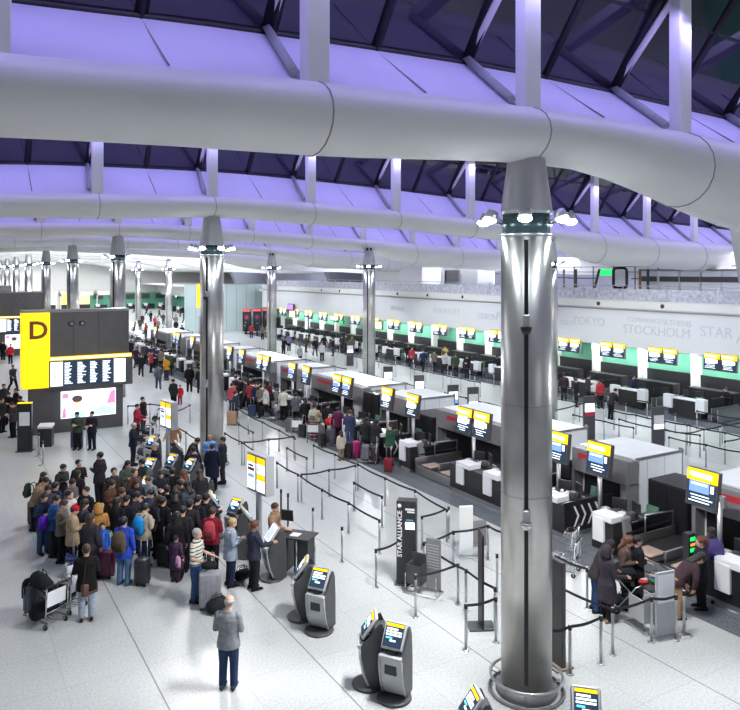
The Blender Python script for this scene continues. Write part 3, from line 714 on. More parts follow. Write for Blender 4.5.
def solidify(b, voxel, keep, name):
    me = b.mesh(name); o = bpy.data.objects.new('t', me); COL.objects.link(o)
    r = o.modifiers.new('r', 'REMESH'); r.mode = 'VOXEL'; r.voxel_size = voxel; r.use_smooth_shade = True
    s = o.modifiers.new('s', 'SMOOTH'); s.factor = .5; s.iterations = 2
    if keep < 1: d = o.modifiers.new('d', 'DECIMATE'); d.ratio = keep
    out = bpy.data.meshes.new_from_object(o.evaluated_get(bpy.context.evaluated_depsgraph_get())); out.name = name
    bpy.data.objects.remove(o); bpy.data.meshes.remove(me)
    out.materials.clear(); out.materials.append(DUMMY)
    for p in out.polygons: p.use_smooth = True
    return out
PC = {}
def part_mesh(kind, pose, coat='short'):
    key = (kind, pose, coat)
    if key in PC: return PC[key]
    b = B()
    if kind == 'body': figure_lofts(b, pose, 0, 'body'); me = solidify(b, .0065, .16, 'body')
    elif kind == 'top': figure_lofts(b, pose, .034 if coat != 'shirt' else .018, 'top', coat); me = solidify(b, .011, .45, 'top')
    elif kind == 'trousers': figure_lofts(b, pose, .018, 'trousers'); me = solidify(b, .011, .45, 'trousers')
    elif kind == 'shoes':
        legs = POSES[pose].get('legs', [(0,(.10,-.02,.09)), (0,(-.10,-.02,.09))])
        for (_, an), sx in zip(legs, (1,-1)):
            an = V(an); o = an-V((0,0,.09))
            b.loft([(o+V((.0,-.085,.0)), (.028,0,0), (0,.012,.0)) ,(o+V((.0,-.085,.0)), (.028,0,0), (0,.012,.0))], DUMMY, 8)
            b.loft([(o+V((.0,y,z)), (w,0,0), (0,0,h)) for y, z, w, h in ((-.095,.04,.02,.03),(-.08,.05,.038,.05),(-.01,.054,.043,.054),(.07,.044,.048,.044),(.14,.036,.048,.036),(.185,.026,.034,.024),(.205,.02,.01,.01))], DUMMY, 10)
        me = b.mesh('shoes')
    elif kind.startswith('hair'):
        st = kind[5:]; P = POSES[pose]; H = pitch_m(P.get('pitch', 0)) @ head_m(P.get('head', 0))
        if st == 'short':
            b.ball((0,-.018,1.670), (.092,.106,.102), DUMMY, 14, 9); b.loft([((0,-.055,1.575),(.05,0,0),(0,.035,0)), ((0,-.04,1.64),(.078,0,0),(0,.062,0))], DUMMY, 12)
        elif st in ('long', 'pony'):
            b.ball((0,-.022,1.672), (.098,.112,.108), DUMMY, 14, 9)
            if st == 'long': b.loft([((0,-.095,1.36),(.075,0,0),(0,.025,0)), ((0,-.10,1.42),(.098,0,0),(0,.035,0)), ((0,-.065,1.52),(.096,0,0),(0,.055,0)), ((0,-.045,1.62),(.092,0,0),(0,.075,0)), ((0,-.03,1.68),(.08,0,0),(0,.08,0))], DUMMY, 14)
            else:
                b.loft([((0,-.06,1.575),(.05,0,0),(0,.035,0)), ((0,-.04,1.64),(.078,0,0),(0,.064,0))], DUMMY, 12)
                b.tube([(0,-.11,1.68), (0,-.16,1.66), (0,-.15,1.56), (0,-.13,1.44)], [.02,.035,.036,.012], DUMMY, 10, round_ends=True)
        elif st == 'ring':
            b.loft([((0,-.045,1.585),(.060,0,0),(0,.050,0)), ((0,-.030,1.625),(.080,0,0),(0,.080,0)), ((0,-.030,1.665),(.081,0,0),(0,.078,0))], DUMMY, 14)
        elif st == 'cap':
            b.loft([((0,-.01,1.655),(.088,0,0),(0,.108,0)), ((0,-.012,1.70),(.087,0,0),(0,.104,0)), ((0,-.012,1.74),(.066,0,0),(0,.08,0)), ((0,-.012,1.765),(.02,0,0),(0,.025,0))], DUMMY, 16)
            b.loft([((0,.10,1.662),(.065,0,0),(0,.065,-.01)), ((0,.10,1.670),(.065,0,0),(0,.065,-.01))], DUMMY, 14)
        elif st == 'beanie':
            b.loft([((0,-.012,1.645),(.090,0,0),(0,.106,0)), ((0,-.012,1.70),(.092,0,0),(0,.108,0)), ((0,-.02,1.75),(.07,0,0),(0,.084,0)), ((0,-.025,1.785),(.025,0,0),(0,.03,0))], DUMMY, 16); b.ball((0,-.025,1.80), .03, DUMMY, 8, 6)
        elif st == 'hood':
            b.loft([((0,-.03,1.47),(.12,0,0),(0,.11,0)), ((0,-.045,1.56),(.115,0,0),(0,.11,0)), ((0,-.035,1.66),(.112,0,0),(0,.118,0)), ((0,-.03,1.73),(.09,0,0),(0,.10,0)), ((0,-.03,1.785),(.03,0,0),(0,.035,0))], DUMMY, 16)
        for v in b.bm.verts: v.co = H @ v.co
        me = b.mesh(kind)
    elif kind == 'eyes':
        P = POSES[pose]; H = pitch_m(P.get('pitch', 0)) @ head_m(P.get('head', 0))
        for sx in (1,-1): b.ball((sx*.030,.088,1.642), (.013,.010,.008), DUMMY, 8, 5)
        for v in b.bm.verts: v.co = H @ v.co
        me = b.mesh('eyes')
    elif kind == 'mouth':
        P = POSES[pose]; H = pitch_m(P.get('pitch', 0)) @ head_m(P.get('head', 0))
        b.ball((0,.088,1.568), (.024,.012,.007), DUMMY, 8, 5)
        for v in b.bm.verts: v.co = H @ v.co
        me = b.mesh('mouth')
    PC[key] = me
    return me
def pobj(name, me, m, parent):
    o = bpy.data.objects.new(name, me); COL.objects.link(o); o.parent = parent
    o.material_slots[0].link = 'OBJECT'; o.material_slots[0].material = m
    return o
M_SHOE = cloth((28,28,32)); M_SHOEW = cloth((170,170,175))
NP = [0]
def person(lab, px, py, pose='stand', head=180, top=(40,42,50), legs=(30,32,42), hair='black', style='short', coat='short', skin='light', hgt=1.72, by='head', shoes=None, hat=None, group=None, far=False, at=None):
    k = hgt/1.75
    if at: X, Y = at
    else:
        P = POSES[pose]
        if by == 'head':
            X, Y = G(px, py, hgt*(.80 if P.get('pitch', 0) > 40 else .96 if P.get('pitch', 0) else 1.0))
        else: X, Y = G(px, py)
    t = thing('person', lab, 'person', (X, Y, 0), heading(head), group); t.scale = (k*1.1,k*1.12,k)
    pobj('body', part_mesh('body', pose), M_SKIN[skin], t)
    pobj({'short':'jacket','hip':'jacket','long':'coat','shirt':'shirt'}[coat], part_mesh('top', pose, coat), cloth(top), t)
    pobj('trousers', part_mesh('trousers', pose), cloth(legs), t)
    pobj('shoes', part_mesh('shoes', pose), cloth(shoes) if shoes else M_SHOE, t)
    if style not in ('cap','beanie','hood'): pobj('hair', part_mesh('hair_'+style, pose), M_HAIR[hair], t)
    else:
        pobj('hair', part_mesh('hair_short', pose), M_HAIR[hair], t)
        pobj({'cap':'cap','beanie':'woolly_hat','hood':'hood'}[style], part_mesh('hair_'+style, pose), cloth(hat or top), t)
    if not far:
        pobj('eyes', part_mesh('eyes', pose), M_EYE, t); pobj('mouth', part_mesh('mouth', pose), M_LIP, t)
    return t
def off(t, fwd, right, z=0.):
    """point relative to a person"""
    a = t.rotation_euler.z; f = V((-math.sin(a), math.cos(a))); r = V((math.cos(a), math.sin(a)))
    p = V((t.location.x, t.location.y))+f*fwd+r*right
    return (p.x, p.y, z)
# ------------------------------------------------------------------ luggage
def suitcase(lab, loc, rz, rgb, w=.44, h=.62, d=.27, handle=.42, name='suitcase', hard=True):
    t = thing(name, lab, 'suitcase', loc, rz); m = mat('case_%d_%d_%d' % rgb, s2l(*rgb), .4 if hard else .8, noise=.1, nscale=10)
    b = B(); b.box((0,0,.06+h/2), (w,d,h), m, None, .045, 3)
    for i in range(4): b.bx(-w*.36+i*w*.24-.012, -w*.36+i*w*.24+.012, -d/2-.006, d/2+.006, .12, h-.02, m, .004)
    b.build('shell', t)
    b = B(); b.bx(-w/2-.003, w/2+.003, -.008, .008, .10, h+.02, M_RUBBER); b.build('zip_seam', t)
    for x in (-1,1):
        for y in (-1,1):
            b = B(); b.tube([(x*(w/2-.05)-.014, y*(d/2-.05), .032),(x*(w/2-.05)+.014, y*(d/2-.05), .032)], .032, M_RUBBER, 10); b.bx(x*(w/2-.05)-.02,x*(w/2-.05)+.02,y*(d/2-.05)-.02,y*(d/2-.05)+.02,.03,.075,M_RUBBER); b.build('wheel', t)
    b = B(); b.tube([(-.09,d/2-.05,h+.04),(-.09,d/2-.05,h+.06+handle),(.09,d/2-.05,h+.06+handle),(.09,d/2-.05,h+.04)], .011, M_ALU, 6); b.build('pull_handle', t)
    return t
def backpack(lab, loc, rz, rgb, k=1.):
    t = thing('backpack', lab, 'backpack', loc, rz); t.scale = (k,k,k); m = cloth(rgb); dk = cloth(tuple(int(c*.6) for c in rgb))
    b = B(); b.loft([((0,0,0),(.12,0,0),(0,.05,0)), ((0,0,.02),(.155,0,0),(0,.085,0)), ((0,.0,.2),(.16,0,0),(0,.10,0)), ((0,0,.36),(.145,0,0),(0,.085,0)), ((0,.01,.44),(.10,0,0),(0,.055,0)), ((0,.015,.46),(.03,0,0),(0,.02,0))], m, 18); b.build('bag', t)
    b = B(); b.loft([((0,-.06,.05),(.10,0,0),(0,.04,0)), ((0,-.085,.08),(.115,0,0),(0,.045,0)), ((0,-.09,.18),(.115,0,0),(0,.045,0)), ((0,-.07,.23),(.09,0,0),(0,.03,0))], dk, 14); b.build('front_pocket', t)
    for s in (-1,1):
        b = B(); b.tube([(s*.08,.08,.42),(s*.09,.16,.46),(s*.10,.27,.40),(s*.11,.26,.2),(s*.12,.08,.06)], .014, dk, 6); b.build('strap', t)
    return t
def worn(t, lab, rgb, k=1., z=1.0):
    s = t.scale.z; a = t.rotation_euler.z
    p = off(t, -.25*s, 0, (z-.02)*s)
    return backpack(lab, p, a, rgb, k*s*1.08)
def trolley(lab, loc, rz, group=None):
    t = thing('luggage_trolley', lab, 'trolley', loc, rz, group)
    b = B()
    for s in (-1,1):
        b.tube([(s*.28,-.42,.95),(s*.28,-.40,.60),(s*.27,-.36,.14),(s*.20,.55,.12)], .018, M_CHROME, 7)
    b.tube([(-.2,.55,.12),(.2,.55,.12)], .018, M_CHROME, 7); b.tube([(-.28,-.38,.38),(.28,-.38,.38)], .015, M_CHROME, 6); b.build('frame', t)
    b = B()
    for i in range(5): b.tube([(-.20+.1*i,-.36,.13),(-.16+.08*i,.54,.115)], .009, M_CHROME, 5)
    b.bx(-.2,.2,.0,.05,.10,.125,M_CHROME); b.build('platform', t)
    b = B(); b.tube([(-.31,-.44,.98),(.31,-.44,.98)], .024, M_RUBBER, 8); b.build('push_bar', t)
    b = B(); b.box((0,-.36,.66), (.50,.02,.34), M_WHITEP, (.06,0,0), .005); b.build('back_panel', t)
    b = B()
    for z in (.72,.86): b.tube([(-.24,-.38,z),(-.22,-.14,z),(.22,-.14,z),(.24,-.38,z)], .008, M_CHROME, 5)
    for x in (-.2,-.1,0,.1,.2): b.tube([(x,-.14,.86),(x,-.14,.72),(x,-.36,.70)], .005, M_CHROME, 4)
    b.build('basket', t)
    for x, y in ((-.26,-.34),(.26,-.34),(0,.42)):
        b = B(); b.tube([(x-.015,y,.06),(x+.015,y,.06)], .06, M_RUBBER, 12); b.bx(x-.025,x+.025,y-.012,y+.012,.05,.14,M_ALU); b.build('wheel', t)
    return t
def duffel(lab, loc, rz, rgb, L=.6, r=.17, tilt=0.):
    t = thing('holdall', lab, 'bag', loc, rz); t.rotation_euler.x = tilt; m = cloth(rgb)
    b = B(); b.loft([((-L/2,0,r),(0,.03,0),(0,0,.03)), ((-L/2+.03,0,r),(0,r*.9,0),(0,0,r*.85)), ((0,0,r),(0,r*1.05,0),(0,0,r)), ((L/2-.03,0,r),(0,r*.9,0),(0,0,r*.85)), ((L/2,0,r),(0,.03,0),(0,0,.03))], m, 16); b.build('bag', t)
    for s in (-1,1):
        b = B(); b.tube([(-.12,s*.08,2*r-.04),(-.10,s*.05,2*r+.08),(.10,s*.05,2*r+.08),(.12,s*.08,2*r-.04)], .012, M_RUBBER, 6); b.build('handle', t)
    return t
# ------------------------------------------------------------------ kiosk
M_KSIL = mat('kiosk_silver_grey', (.46,.48,.50), .38, .1, noise=.05, nscale=5); M_KDK = mat('kiosk_charcoal', (.055,.06,.065), .42, noise=.1, nscale=6)
def kiosk_proto(lab, loc, rz, lav=False):
    """self service kiosk; the front is local -Y"""
    t = thing('self_service_kiosk', lab, 'kiosk', loc, rz)
    b = B(); b.lathe((0,-.04,0), [(.32,0),(.33,.02),(.32,.045),(.27,.05)], M_KDK, 32); b.build('base', t)
    prof = [(-.02,.05),(-.12,.30),(-.19,.62),(-.20,.86),(-.06,1.0),(.06,1.14),(.14,1.26),(.20,1.28),(.27,1.12),(.30,.7),(.30,.05)]
    b = B(); b.poly([(-.235,y,z) for y,z in prof], M_KDK, (.04,0,0)); b.poly([(.195,y,z) for y,z in prof], M_KDK, (.04,0,0)); b.bx(-.2,.2,.0,.29,.05,1.15,M_KDK,.02); b.build('side_panels', t)
    fr = [(-.05,.10),(-.15,.32),(-.215,.62),(-.225,.80)]
    b = B(); n = len(fr)
    b.poly([(-.2,y,z) for y,z in fr]+[(-.2,.1,.80),(-.2,.1,.10)], M_KSIL, (.4,0,0)); b.bx(-.23,.23,-.27,.05,.80,.88,M_KSIL,.02,2)
    for s in (-1,1): b.tube([(s*.225,y-.005,z) for y,z in fr], .022, M_KSIL, 6)
    b.build('silver_front', t)
    b = B(); b.bx(-.12,.12,-.225,-.19,.52,.70,M_BLACK,.005); b.build('card_slot_panel', t)
    b = B(); b.ball((0,-.12,.90), (.12,.10,.06), M_BLACK, 14, 8); b.bx(-.06,.06,-.2,-.1,.88,.93,M_RUBBER,.01); b.build('reader_bowl', t)
    rot = Matrix.Rotation(R(-36), 4, 'X'); c = V((0,-.03,1.17))
    def at(x,y,z): v = rot @ V((x,y,z)); return tuple(c+v)
    b = B(); b.box(at(0,.0,0), (.44,.07,.50), M_KSIL, rot, .03, 2); h = b.build('screen_housing', t)
    b = B(); b.box(at(0,-.038,.0), (.37,.008,.42), M_WLIT if lav else M_NLIT, rot)
    if lav: b.box(at(0,-.043,0), (.33,.004,.36), mat('lavender_lit_screen', (.4,.4,.8), .4, emit=(.42,.48,.95), es=.95), rot)
    else:
        b.box(at(0,-.043,.17), (.35,.004,.05), M_YEL, rot)
        for i, (w, z) in enumerate(((.22,.10),(.31,.05),(.31,.0),(.12,-.10))): b.box(at(-.01*(i % 2)-(.15-w/2) if i in (0,) else 0,-.043,z), (w,.004,.03), M_WLIT, rot)
        b.box(at(-.08,-.043,-.055), (.13,.004,.03), mat('cyan_lit_bar', (.1,.6,.6), .4, emit=(.15,.75,.8), es=.9), rot)
    b.build('screen', h)
    return t
# ------------------------------------------------------------------ belt posts
def posts(desc, pts, group, z=1.0, belt=True, round_base=False, first=0, closed=False, dark=False, r=.032):
    """pts: ground positions; a belt joins each post to the next"""
    out = []
    for i, p in enumerate(pts):
        lab = '%s, %s' % (desc, (ORD[i+first] if i+first < 16 else 'a farther one')+' in the line') if len(pts) > 1 else desc
        t = thing('belt_post', lab, 'belt post', (p[0], p[1], 0), group=group)
        b = B(); b.cyl((0,0,.015), r, z-.02, M_KDK if dark else M_ALU, 10); b.cyl((0,0,z-.12), r*1.15, .11, M_BELT, 10); b.build('post', t)
        b = B()
        if round_base: b.lathe((0,0,0), [(.17,0),(.17,.015),(.05,.03)], M_ALU, 20)
        else: b.lathe((0,0,0), [(.075,0),(.075,.012),(.03,.02)], M_ALU, 14)
        b.build('base', t)
        if belt and i+1 < len(pts):
            q = pts[i+1]; dx, dy = q[0]-p[0], q[1]-p[1]; L = math.hypot(dx, dy); ux, uy = dx/L, dy/L; b = B(); n = 6
            prev = None; nx_, ny_ = -uy*.004, ux*.004
            P = []
            for j in range(n+1):
                s = r+(L-2*r)*j/n; zz = z-.055-.035*math.sin(PI*j/n); P.append((ux*s, uy*s, zz))
            vs = []
            for (x, y, zz) in P:
                vs.append([b.bm.verts.new(c) for c in ((x+nx_,y+ny_,zz+.03),(x-nx_,y-ny_,zz+.03),(x-nx_,y-ny_,zz-.03),(x+nx_,y+ny_,zz-.03))])
            fs = []
            for a, c in zip(vs, vs[1:]):
                for k in range(4): fs.append(b.bm.faces.new((a[k], a[(k+1) % 4], c[(k+1) % 4], c[k])))
            fs += [b.bm.faces.new(vs[0]), b.bm.faces.new(vs[-1][::-1])]
            b._asg(fs, M_BELT); b.build('belt', t)
        out.append(t)
    return out
def tops(*p): return [G(x, y, 1.0) for x, y in p]
# ================================================================== CROWD AT THE LEFT
P = person
# lone man in the foreground
P('bald man in grey jumper and jeans standing alone, back to us', 228.5, 688, 'phone', 5, (134,138,144), (44,58,92), 'grey', 'ring', 'short', 'light', 1.76, by='feet', shoes=(60,62,68))
NAVY=(30,34,52); BLK=(26,26,30); DKG=(52,54,60); JEAN=(58,84,120)
a = P('person in tan bending, dark green backpack, left end of the crowd', 35, 477, 'bend', 95, (150,128,104), BLK)
worn(a, 'dark green backpack worn by the bending person in tan', (38,58,52), .9, 1.06)
P('long haired woman in black, hand at chin, left end of the crowd', 43.5, 472.5, 'chin', 120, BLK, BLK, 'black', 'long')
P('woman in dark grey looking down, standing apart left behind the crowd', 62, 464, 'phone', 110, DKG, NAVY)
P('dark haired person in black at the back, right of the grey jacket', 79, 460, 'look', 120, BLK, NAVY)
P('long haired person in black seen from behind, back left of the crowd', 77.5, 470, 'stand', 20, (34,34,40), BLK, 'black', 'long', 'hip')
P('person in a mid grey jacket looking down in the left of the crowd', 71, 479, 'phone', 110, (96,98,100), BLK)
P('broad person in a navy jacket seen from behind in the left of the crowd', 55.5, 482, 'stand', 30, (36,44,70), (60,30,40))
a = P('dark haired person in a navy jacket left of the one in blue denim', 43.5, 493, 'phone', 130, (34,44,66), JEAN)
a = P('person in a bright blue denim jacket reading a phone at the left of the crowd', 54.5, 495.5, 'phone', 95, (48,86,140), (38,40,44))
backpack('purple backpack hanging at the side of the blue denim jacket', off(a, -.18, .28, .85), a.rotation_euler.z-.9, (92,48,190), .85)
P('black haired person in a white top in the left of the crowd', 70, 491, 'look', 100, (196,200,204), DKG)
a = P('person in a red woolly hat and beige coat in the left of the crowd', 72.5, 506, 'phone', 60, (170,150,122), BLK, 'brown', 'beanie', 'hip', hat=(190,24,48))
suitcase('blue and pink trimmed suitcase beside the red hatted person', off(a, -.1, .45), a.rotation_euler.z, (44,62,132), .36, .5, .24)
P('dark haired person in a black leather jacket left of the suited man', 86, 487, 'cross', 200, (30,30,34), BLK)
P('man in a dark suit standing in the gap at the back of the crowd', 99.5, 452, 'look', 285, (44,38,50), (32,30,38), 'black', 'short', 'hip', 'tan', 1.78)
P('dark haired woman in a brown cardigan facing right in front of the suited man', 110, 480, 'phone', 100, (92,62,48), BLK, 'black', 'long', 'hip')
P('tan hooded person carrying a big ginger bag, middle left of the crowd', 98, 504, 'push', 330, (176,128,70), DKG, 'brown', 'hood', 'hip', hat=(176,128,70))
P('woman in a greenish grey coat at the back middle of the crowd', 127, 460.5, 'phone', 130, (78,86,80), (96,110,118), 'black', 'long', 'hip')
a = P('dark haired man in black coat and grey backpack at the back middle', 142.5, 459, 'reach', 285, (38,40,46), BLK)
worn(a, 'grey green backpack of the man in black at the back middle', (84,92,88))
P('brown haired person in brown squeezed in the middle of the crowd', 134.6, 469, 'stand', 120, (84,64,54), BLK, 'brown')
P('woman in black holding white papers in the middle of the crowd', 136, 479, 'phone', 140, (34,38,46), BLK, 'brown', 'long')
P('woman in a light grey jacket and scarf looking down in the middle of the crowd', 149, 476, 'phone', 195, (122,134,146), NAVY, 'brown', 'short')
P('man in navy uniform working at the trolleys behind the crowd, right of the board', 133, 423, 'reach', 80, NAVY, NAVY, 'grey', 'short', 'short', 'tan', 1.76)
P('grey haired man in a long black coat seen from the side behind the crowd', 155, 443, 'stand', 250, BLK, BLK, 'grey', 'short', 'long', 'light', 1.8)
a = P('person in black with a violet bag in the middle of the crowd', 125.5, 496, 'phone', 15, (30,28,40), BLK)
worn(a, 'violet backpack on the person in black', (104,70,170), .8, 1.08)
a = P('person in a beige jacket with a bright sky blue backpack', 144, 504, 'phone', 20, (176,164,146), (50,64,88))
worn(a, 'bright sky blue backpack', (30,140,214))
a = P('person in royal blue coat and jeans with a brown backpack, crowd front', 124, 517, 'stand', 10, (44,76,186), (78,110,150), 'black', 'short', 'hip', shoes=(70,90,110))
worn(a, 'large brown canvas backpack on the royal blue coat', (92,80,68), 1.12, .93)
suitcase('dark upright suitcase right of the royal blue coated person', off(a, .05, .48), a.rotation_euler.z, (44,44,52), .34, .62, .3)
a = P('small child in a bright blue top in front of the ginger bag', 102.5, 523, 'stand', 160, (40,96,200), (60,120,60), hgt=1.25)
duffel('lime green bag on top of the maroon suitcase', G(105, 566)+(.70,), .6, (126,170,40), .42, .12)
suitcase('maroon hard suitcase standing in front of the small child', G(105, 577), facing_rz(190), (96,34,66), .46, .64, .3)
a = P('brown haired person in a dark quilted jacket seen from behind, left front of the crowd', 91, 514, 'stand', 20, (58,54,62), (40,40,46), 'brown', 'long', 'hip')
P('person in a long black jacket seen from behind at the luggage trolleys, left front', 86.5, 545, 'push', 340, (24,24,26), (150,160,176), 'brown', 'short', 'hip', shoes=(70,30,36))
a = COL.objects[-1]
sb = B(); sb.box((0,0,.15), (.40,.12,.28), mat('brown_leather', s2l(92,58,52), .5, noise=.15, nscale=10), None, .03, 2); q = sb.build('handbag'); x, y = G(89.5, 621); q.location = (x, y, .60); q.rotation_euler.z = .5; tag(q, 'brown leather shoulder bag at the hip of the person in long black', 'bag')
sb = B(); sb.tube([(-.18,0,.28),(-.10,0,.75),(.1,0,.75),(.18,0,.28)], .012, cloth((60,40,40)), 6); sb.build('strap', q)
P('man in a navy jacket seen from the side behind the kiosk queue', 189, 437.5, 'bend', 100, (36,36,42), BLK, 'black')
P('person in a navy suit seen from behind leaning at the kiosk, airline group', 193.5, 447, 'reach', 340, (30,34,54), BLK, 'black')
P('bald man in light blue shirt and waistcoat at the second column foot', 210, 434.5, 'cross', 175, (120,160,226), NAVY, 'grey', 'ring', 'short', 'tan')
a = P('airline woman in a long navy coat seen from behind before the second column', 212.5, 443.5, 'stand', 0, (28,32,54), BLK, 'black', 'short', 'long')
P('man in a charcoal suit standing at the right of the airline group', 222.7, 437, 'cross', 265, (46,46,56), (44,44,52), 'black', 'short', 'short', 'tan', 1.76)
P('woman with light brown hair and a tan jacket facing left in the kiosk queue', 184, 471, 'reach', 280, (178,150,116), BLK, 'auburn', 'long')
P('dark haired person behind the tan jacketed woman in the kiosk queue', 181, 480, 'phone', 300, (70,60,56), BLK)
P('dark haired person in slate grey right of the tan jacketed woman', 188, 482, 'phone', 300, (70,78,92), BLK, 'black', 'long')
P('tall person in a long black coat and red cap in the middle of the crowd', 167, 485.5, 'stand', 350, (20,20,24), BLK, 'black', 'cap', 'long', hat=(214,30,46))
P('dark person in a long black coat in front of the red cap', 163, 497, 'stand', 30, (22,22,26), BLK, 'black', 'short', 'long')
P('dark haired person in black beside the tall kiosk, right of the crowd', 206, 494, 'reach', 30, (30,30,34), BLK)
a = P('person in a deep red jacket seen from behind, right of the crowd', 212, 508, 'phone', 5, (120,28,44), BLK, 'brown')
worn(a, 'red patterned backpack on the deep red jacket', (176,66,80), 1.0)
a = P('dark haired person in black with a green backpack, right middle of the crowd', 182.5, 507, 'phone', 355, (38,40,48), BLK)
worn(a, 'dark green and grey backpack in the right middle of the crowd', (60,88,74), .9)
a = P('grey haired man in a striped white polo shirt and jeans pushing a grey suitcase', 196.5, 529, 'push', 105, (206,206,198), (56,84,124), 'grey', 'short', 'shirt', 'light', 1.76)
def stripe_mat():
    m = bpy.data.materials.new('striped_cloth'); m.use_nodes = True; nt = m.node_tree; b_ = nt.nodes['Principled BSDF']; b_.inputs['Roughness'].default_value = .85
    tc = nt.nodes.new('ShaderNodeTexCoord'); sp = nt.nodes.new('ShaderNodeSeparateXYZ'); mo = nt.nodes.new('ShaderNodeMath'); mo.operation = 'MODULO'; mo.inputs[1].default_value = .085
    lt = nt.nodes.new('ShaderNodeMath'); lt.operation = 'LESS_THAN'; lt.inputs[1].default_value = .026; mx = nt.nodes.new('ShaderNodeMixRGB')
    mx.inputs['Color1'].default_value = s2l(214,214,206)+(1,); mx.inputs['Color2'].default_value = s2l(64,68,80)+(1,)
    L = nt.links; L.new(tc.outputs['Object'], sp.inputs[0]); L.new(sp.outputs['Z'], mo.inputs[0]); L.new(mo.outputs[0], lt.inputs[0]); L.new(lt.outputs[0], mx.inputs['Fac']); L.new(mx.outputs['Color'], b_.inputs['Base Color'])
    return m
for c_ in a.children:
    if c_.name.startswith('shirt'): c_.material_slots[0].material = stripe_mat()
suitcase('large silver grey suitcase held by the man in the striped shirt', G(210, 608), facing_rz(170), (140,142,150), .50, .80, .32)
q = duffel('black holdall lying on the floor right of the silver grey suitcase', G(217, 612), .5, (34,36,40), .5, .17)
duffel('black bag on top of the silver grey suitcase', G(209, 607)+(.90,), facing_rz(170), (34,34,38), .36, .10)
a = P('child in a purple quilted coat among the suitcases at the front of the crowd', 176, 535, 'stand', 20, (72,50,78), (60,40,56), 'black', 'short', 'long', hgt=1.2)
backpack('pale pink bag on the purple coated child', off(a, -.14, .16, .45), a.rotation_euler.z-.5, (206,160,190), .6)
suitcase('black suitcase left of the purple coated child', G(165, 566), facing_rz(200), (26,26,30), .40, .55, .26)
suitcase('dark plum suitcase with raised handle behind the purple coated child', G(171, 560), facing_rz(160), (52,40,60), .40, .58, .26, .5)
backpack('lime green rucksack beside the striped shirt', G(186, 560)+(.30,), 1.0, (110,160,50), .8)
a = P('blonde woman in a pale blue grey cardigan looking at her phone right of the crowd', 230.5, 518.5, 'phone', 60, (150,162,180), (34,42,66), 'blonde', 'short', 'hip')
duffel('black handbag on the floor behind the woman at the lavender screen', G(242, 580), .2, (30,30,36), .4, .14)
a = P('woman with a dark ponytail in navy using the kiosk with the lavender screen', 254, 521, 'reach', 55, (50,54,70), (34,34,40), 'auburn', 'pony', 'short', 'tan')
a = P('person in an olive jacket standing behind a blue suitcase before the board', 77.5, 411.5, 'phone', 180, (62,72,62), BLK)
suitcase('slate blue suitcase standing in front of the olive jacket', G(77, 448), facing_rz(180), (70,84,124), .50, .72, .3)
P('dark haired person in navy standing right of the blue suitcase', 92, 411.5, 'cross', 190, (34,34,46), (28,30,44))
P('person in a wine red jacket beside the kiosks right of the board', 137, 404, 'push', 90, (150,40,66), BLK)
P('person in black with head turned behind the wine red jacket', 143, 397, 'stand', 100, BLK, DKG)
P('person walking in salmon beyond the second info sign', 173, 420, 'walk', 200, (190,140,112), (90,80,84), 'brown')
# extra, partly hidden members of the crowd
fill = [(117,498,'black','stand',20,(28,28,32)),(157,496,'brown','phone',60,(48,52,62)),(175,490,'black','phone',350,(34,34,40)),(197,496,'black','phone',20,(30,34,40)),(190,500,'black','stand',10,(44,40,46)),
        (152,489,'black','phone',200,(64,84,110)),(62,500,'brown','phone',90,(110,104,100)),(83,500,'black','phone',40,(70,74,90)),(114,468,'black','stand',150,(60,54,54)),(120,488,'brown','phone',100,(80,60,54)),
        (161,470,'black','phone',160,(40,44,52)),(172,468,'black','stand',330,(30,32,38)),(200,470,'brown','phone',320,(44,44,50)),(48,485,'black','phone',150,(64,60,66)),(177,512,'black','stand',340,(26,26,30)),(135,492,'black','phone',80,(50,48,58))]
fl = ['hidden among the backs left of the red cap','behind the sky blue backpack','just right of the red cap','between the green backpack and the tall kiosk','right behind the green backpack','left of the red cap in faded blue','between the denim jacket and the white top','behind the red woolly hat',
      'at the back edge right of the suited man','in front of the brown cardigan','behind the grey scarfed woman','at the back near the trolleys','below the suited airline group','between tan and blue jackets at the left end','deep in the crowd before the red backpack','between the violet and blue backpacks']
for (px, py, h, po, hd, c), w in zip(fill, fl): P('person %s' % w, px, py, po, hd, c, BLK, h, random.choice(['short','long']))

# luggage trolleys at the left front
t1 = trolley('luggage trolley piled with black bags at the left front', G(46, 622), facing_rz(120))
def on(t, f, r, z):
    a = t.rotation_euler.z; fw = V((-math.sin(a), math.cos(a))); rt = V((math.cos(a), math.sin(a)))
    return (t.location.x+fw.x*f+rt.x*r, t.location.y+fw.y*f+rt.y*r, z)
a_ = t1.rotation_euler.z
duffel('black holdall with a cap topping the trolley pile', on(t1, .15, 0, .72), a_+1.3, (30,32,38), .75, .17)
duffel('round black sports bag hanging low on the loaded trolley', on(t1, .0, -.05, .14), a_+.2, (26,28,34), .66, .18)
sb = suitcase('flat grey suitcase at the bottom of the trolley pile', on(t1, .42, .0, .14), a_, (76,84,94), .44, .55, .26, .05)
backpack('black rucksack at the front end of the trolley pile', on(t1, .62, .0, .42), a_+2.6, (34,34,38), 1.0)
t2 = trolley('half empty luggage trolley next to the person in long black', G(66, 608), facing_rz(110))
duffel('black bag lying in the half empty trolley', on(t2, .1, 0, .16), t2.rotation_euler.z+1.5, (28,28,32), .6, .19)
t3 = trolley('trolley behind the half empty one, its bar tilted up', G(76, 592), facing_rz(150))
suitcase('dark upright suitcase left of the tan jacketed bending person', G(36, 524), facing_rz(200), (72,70,88), .46, .66, .3)
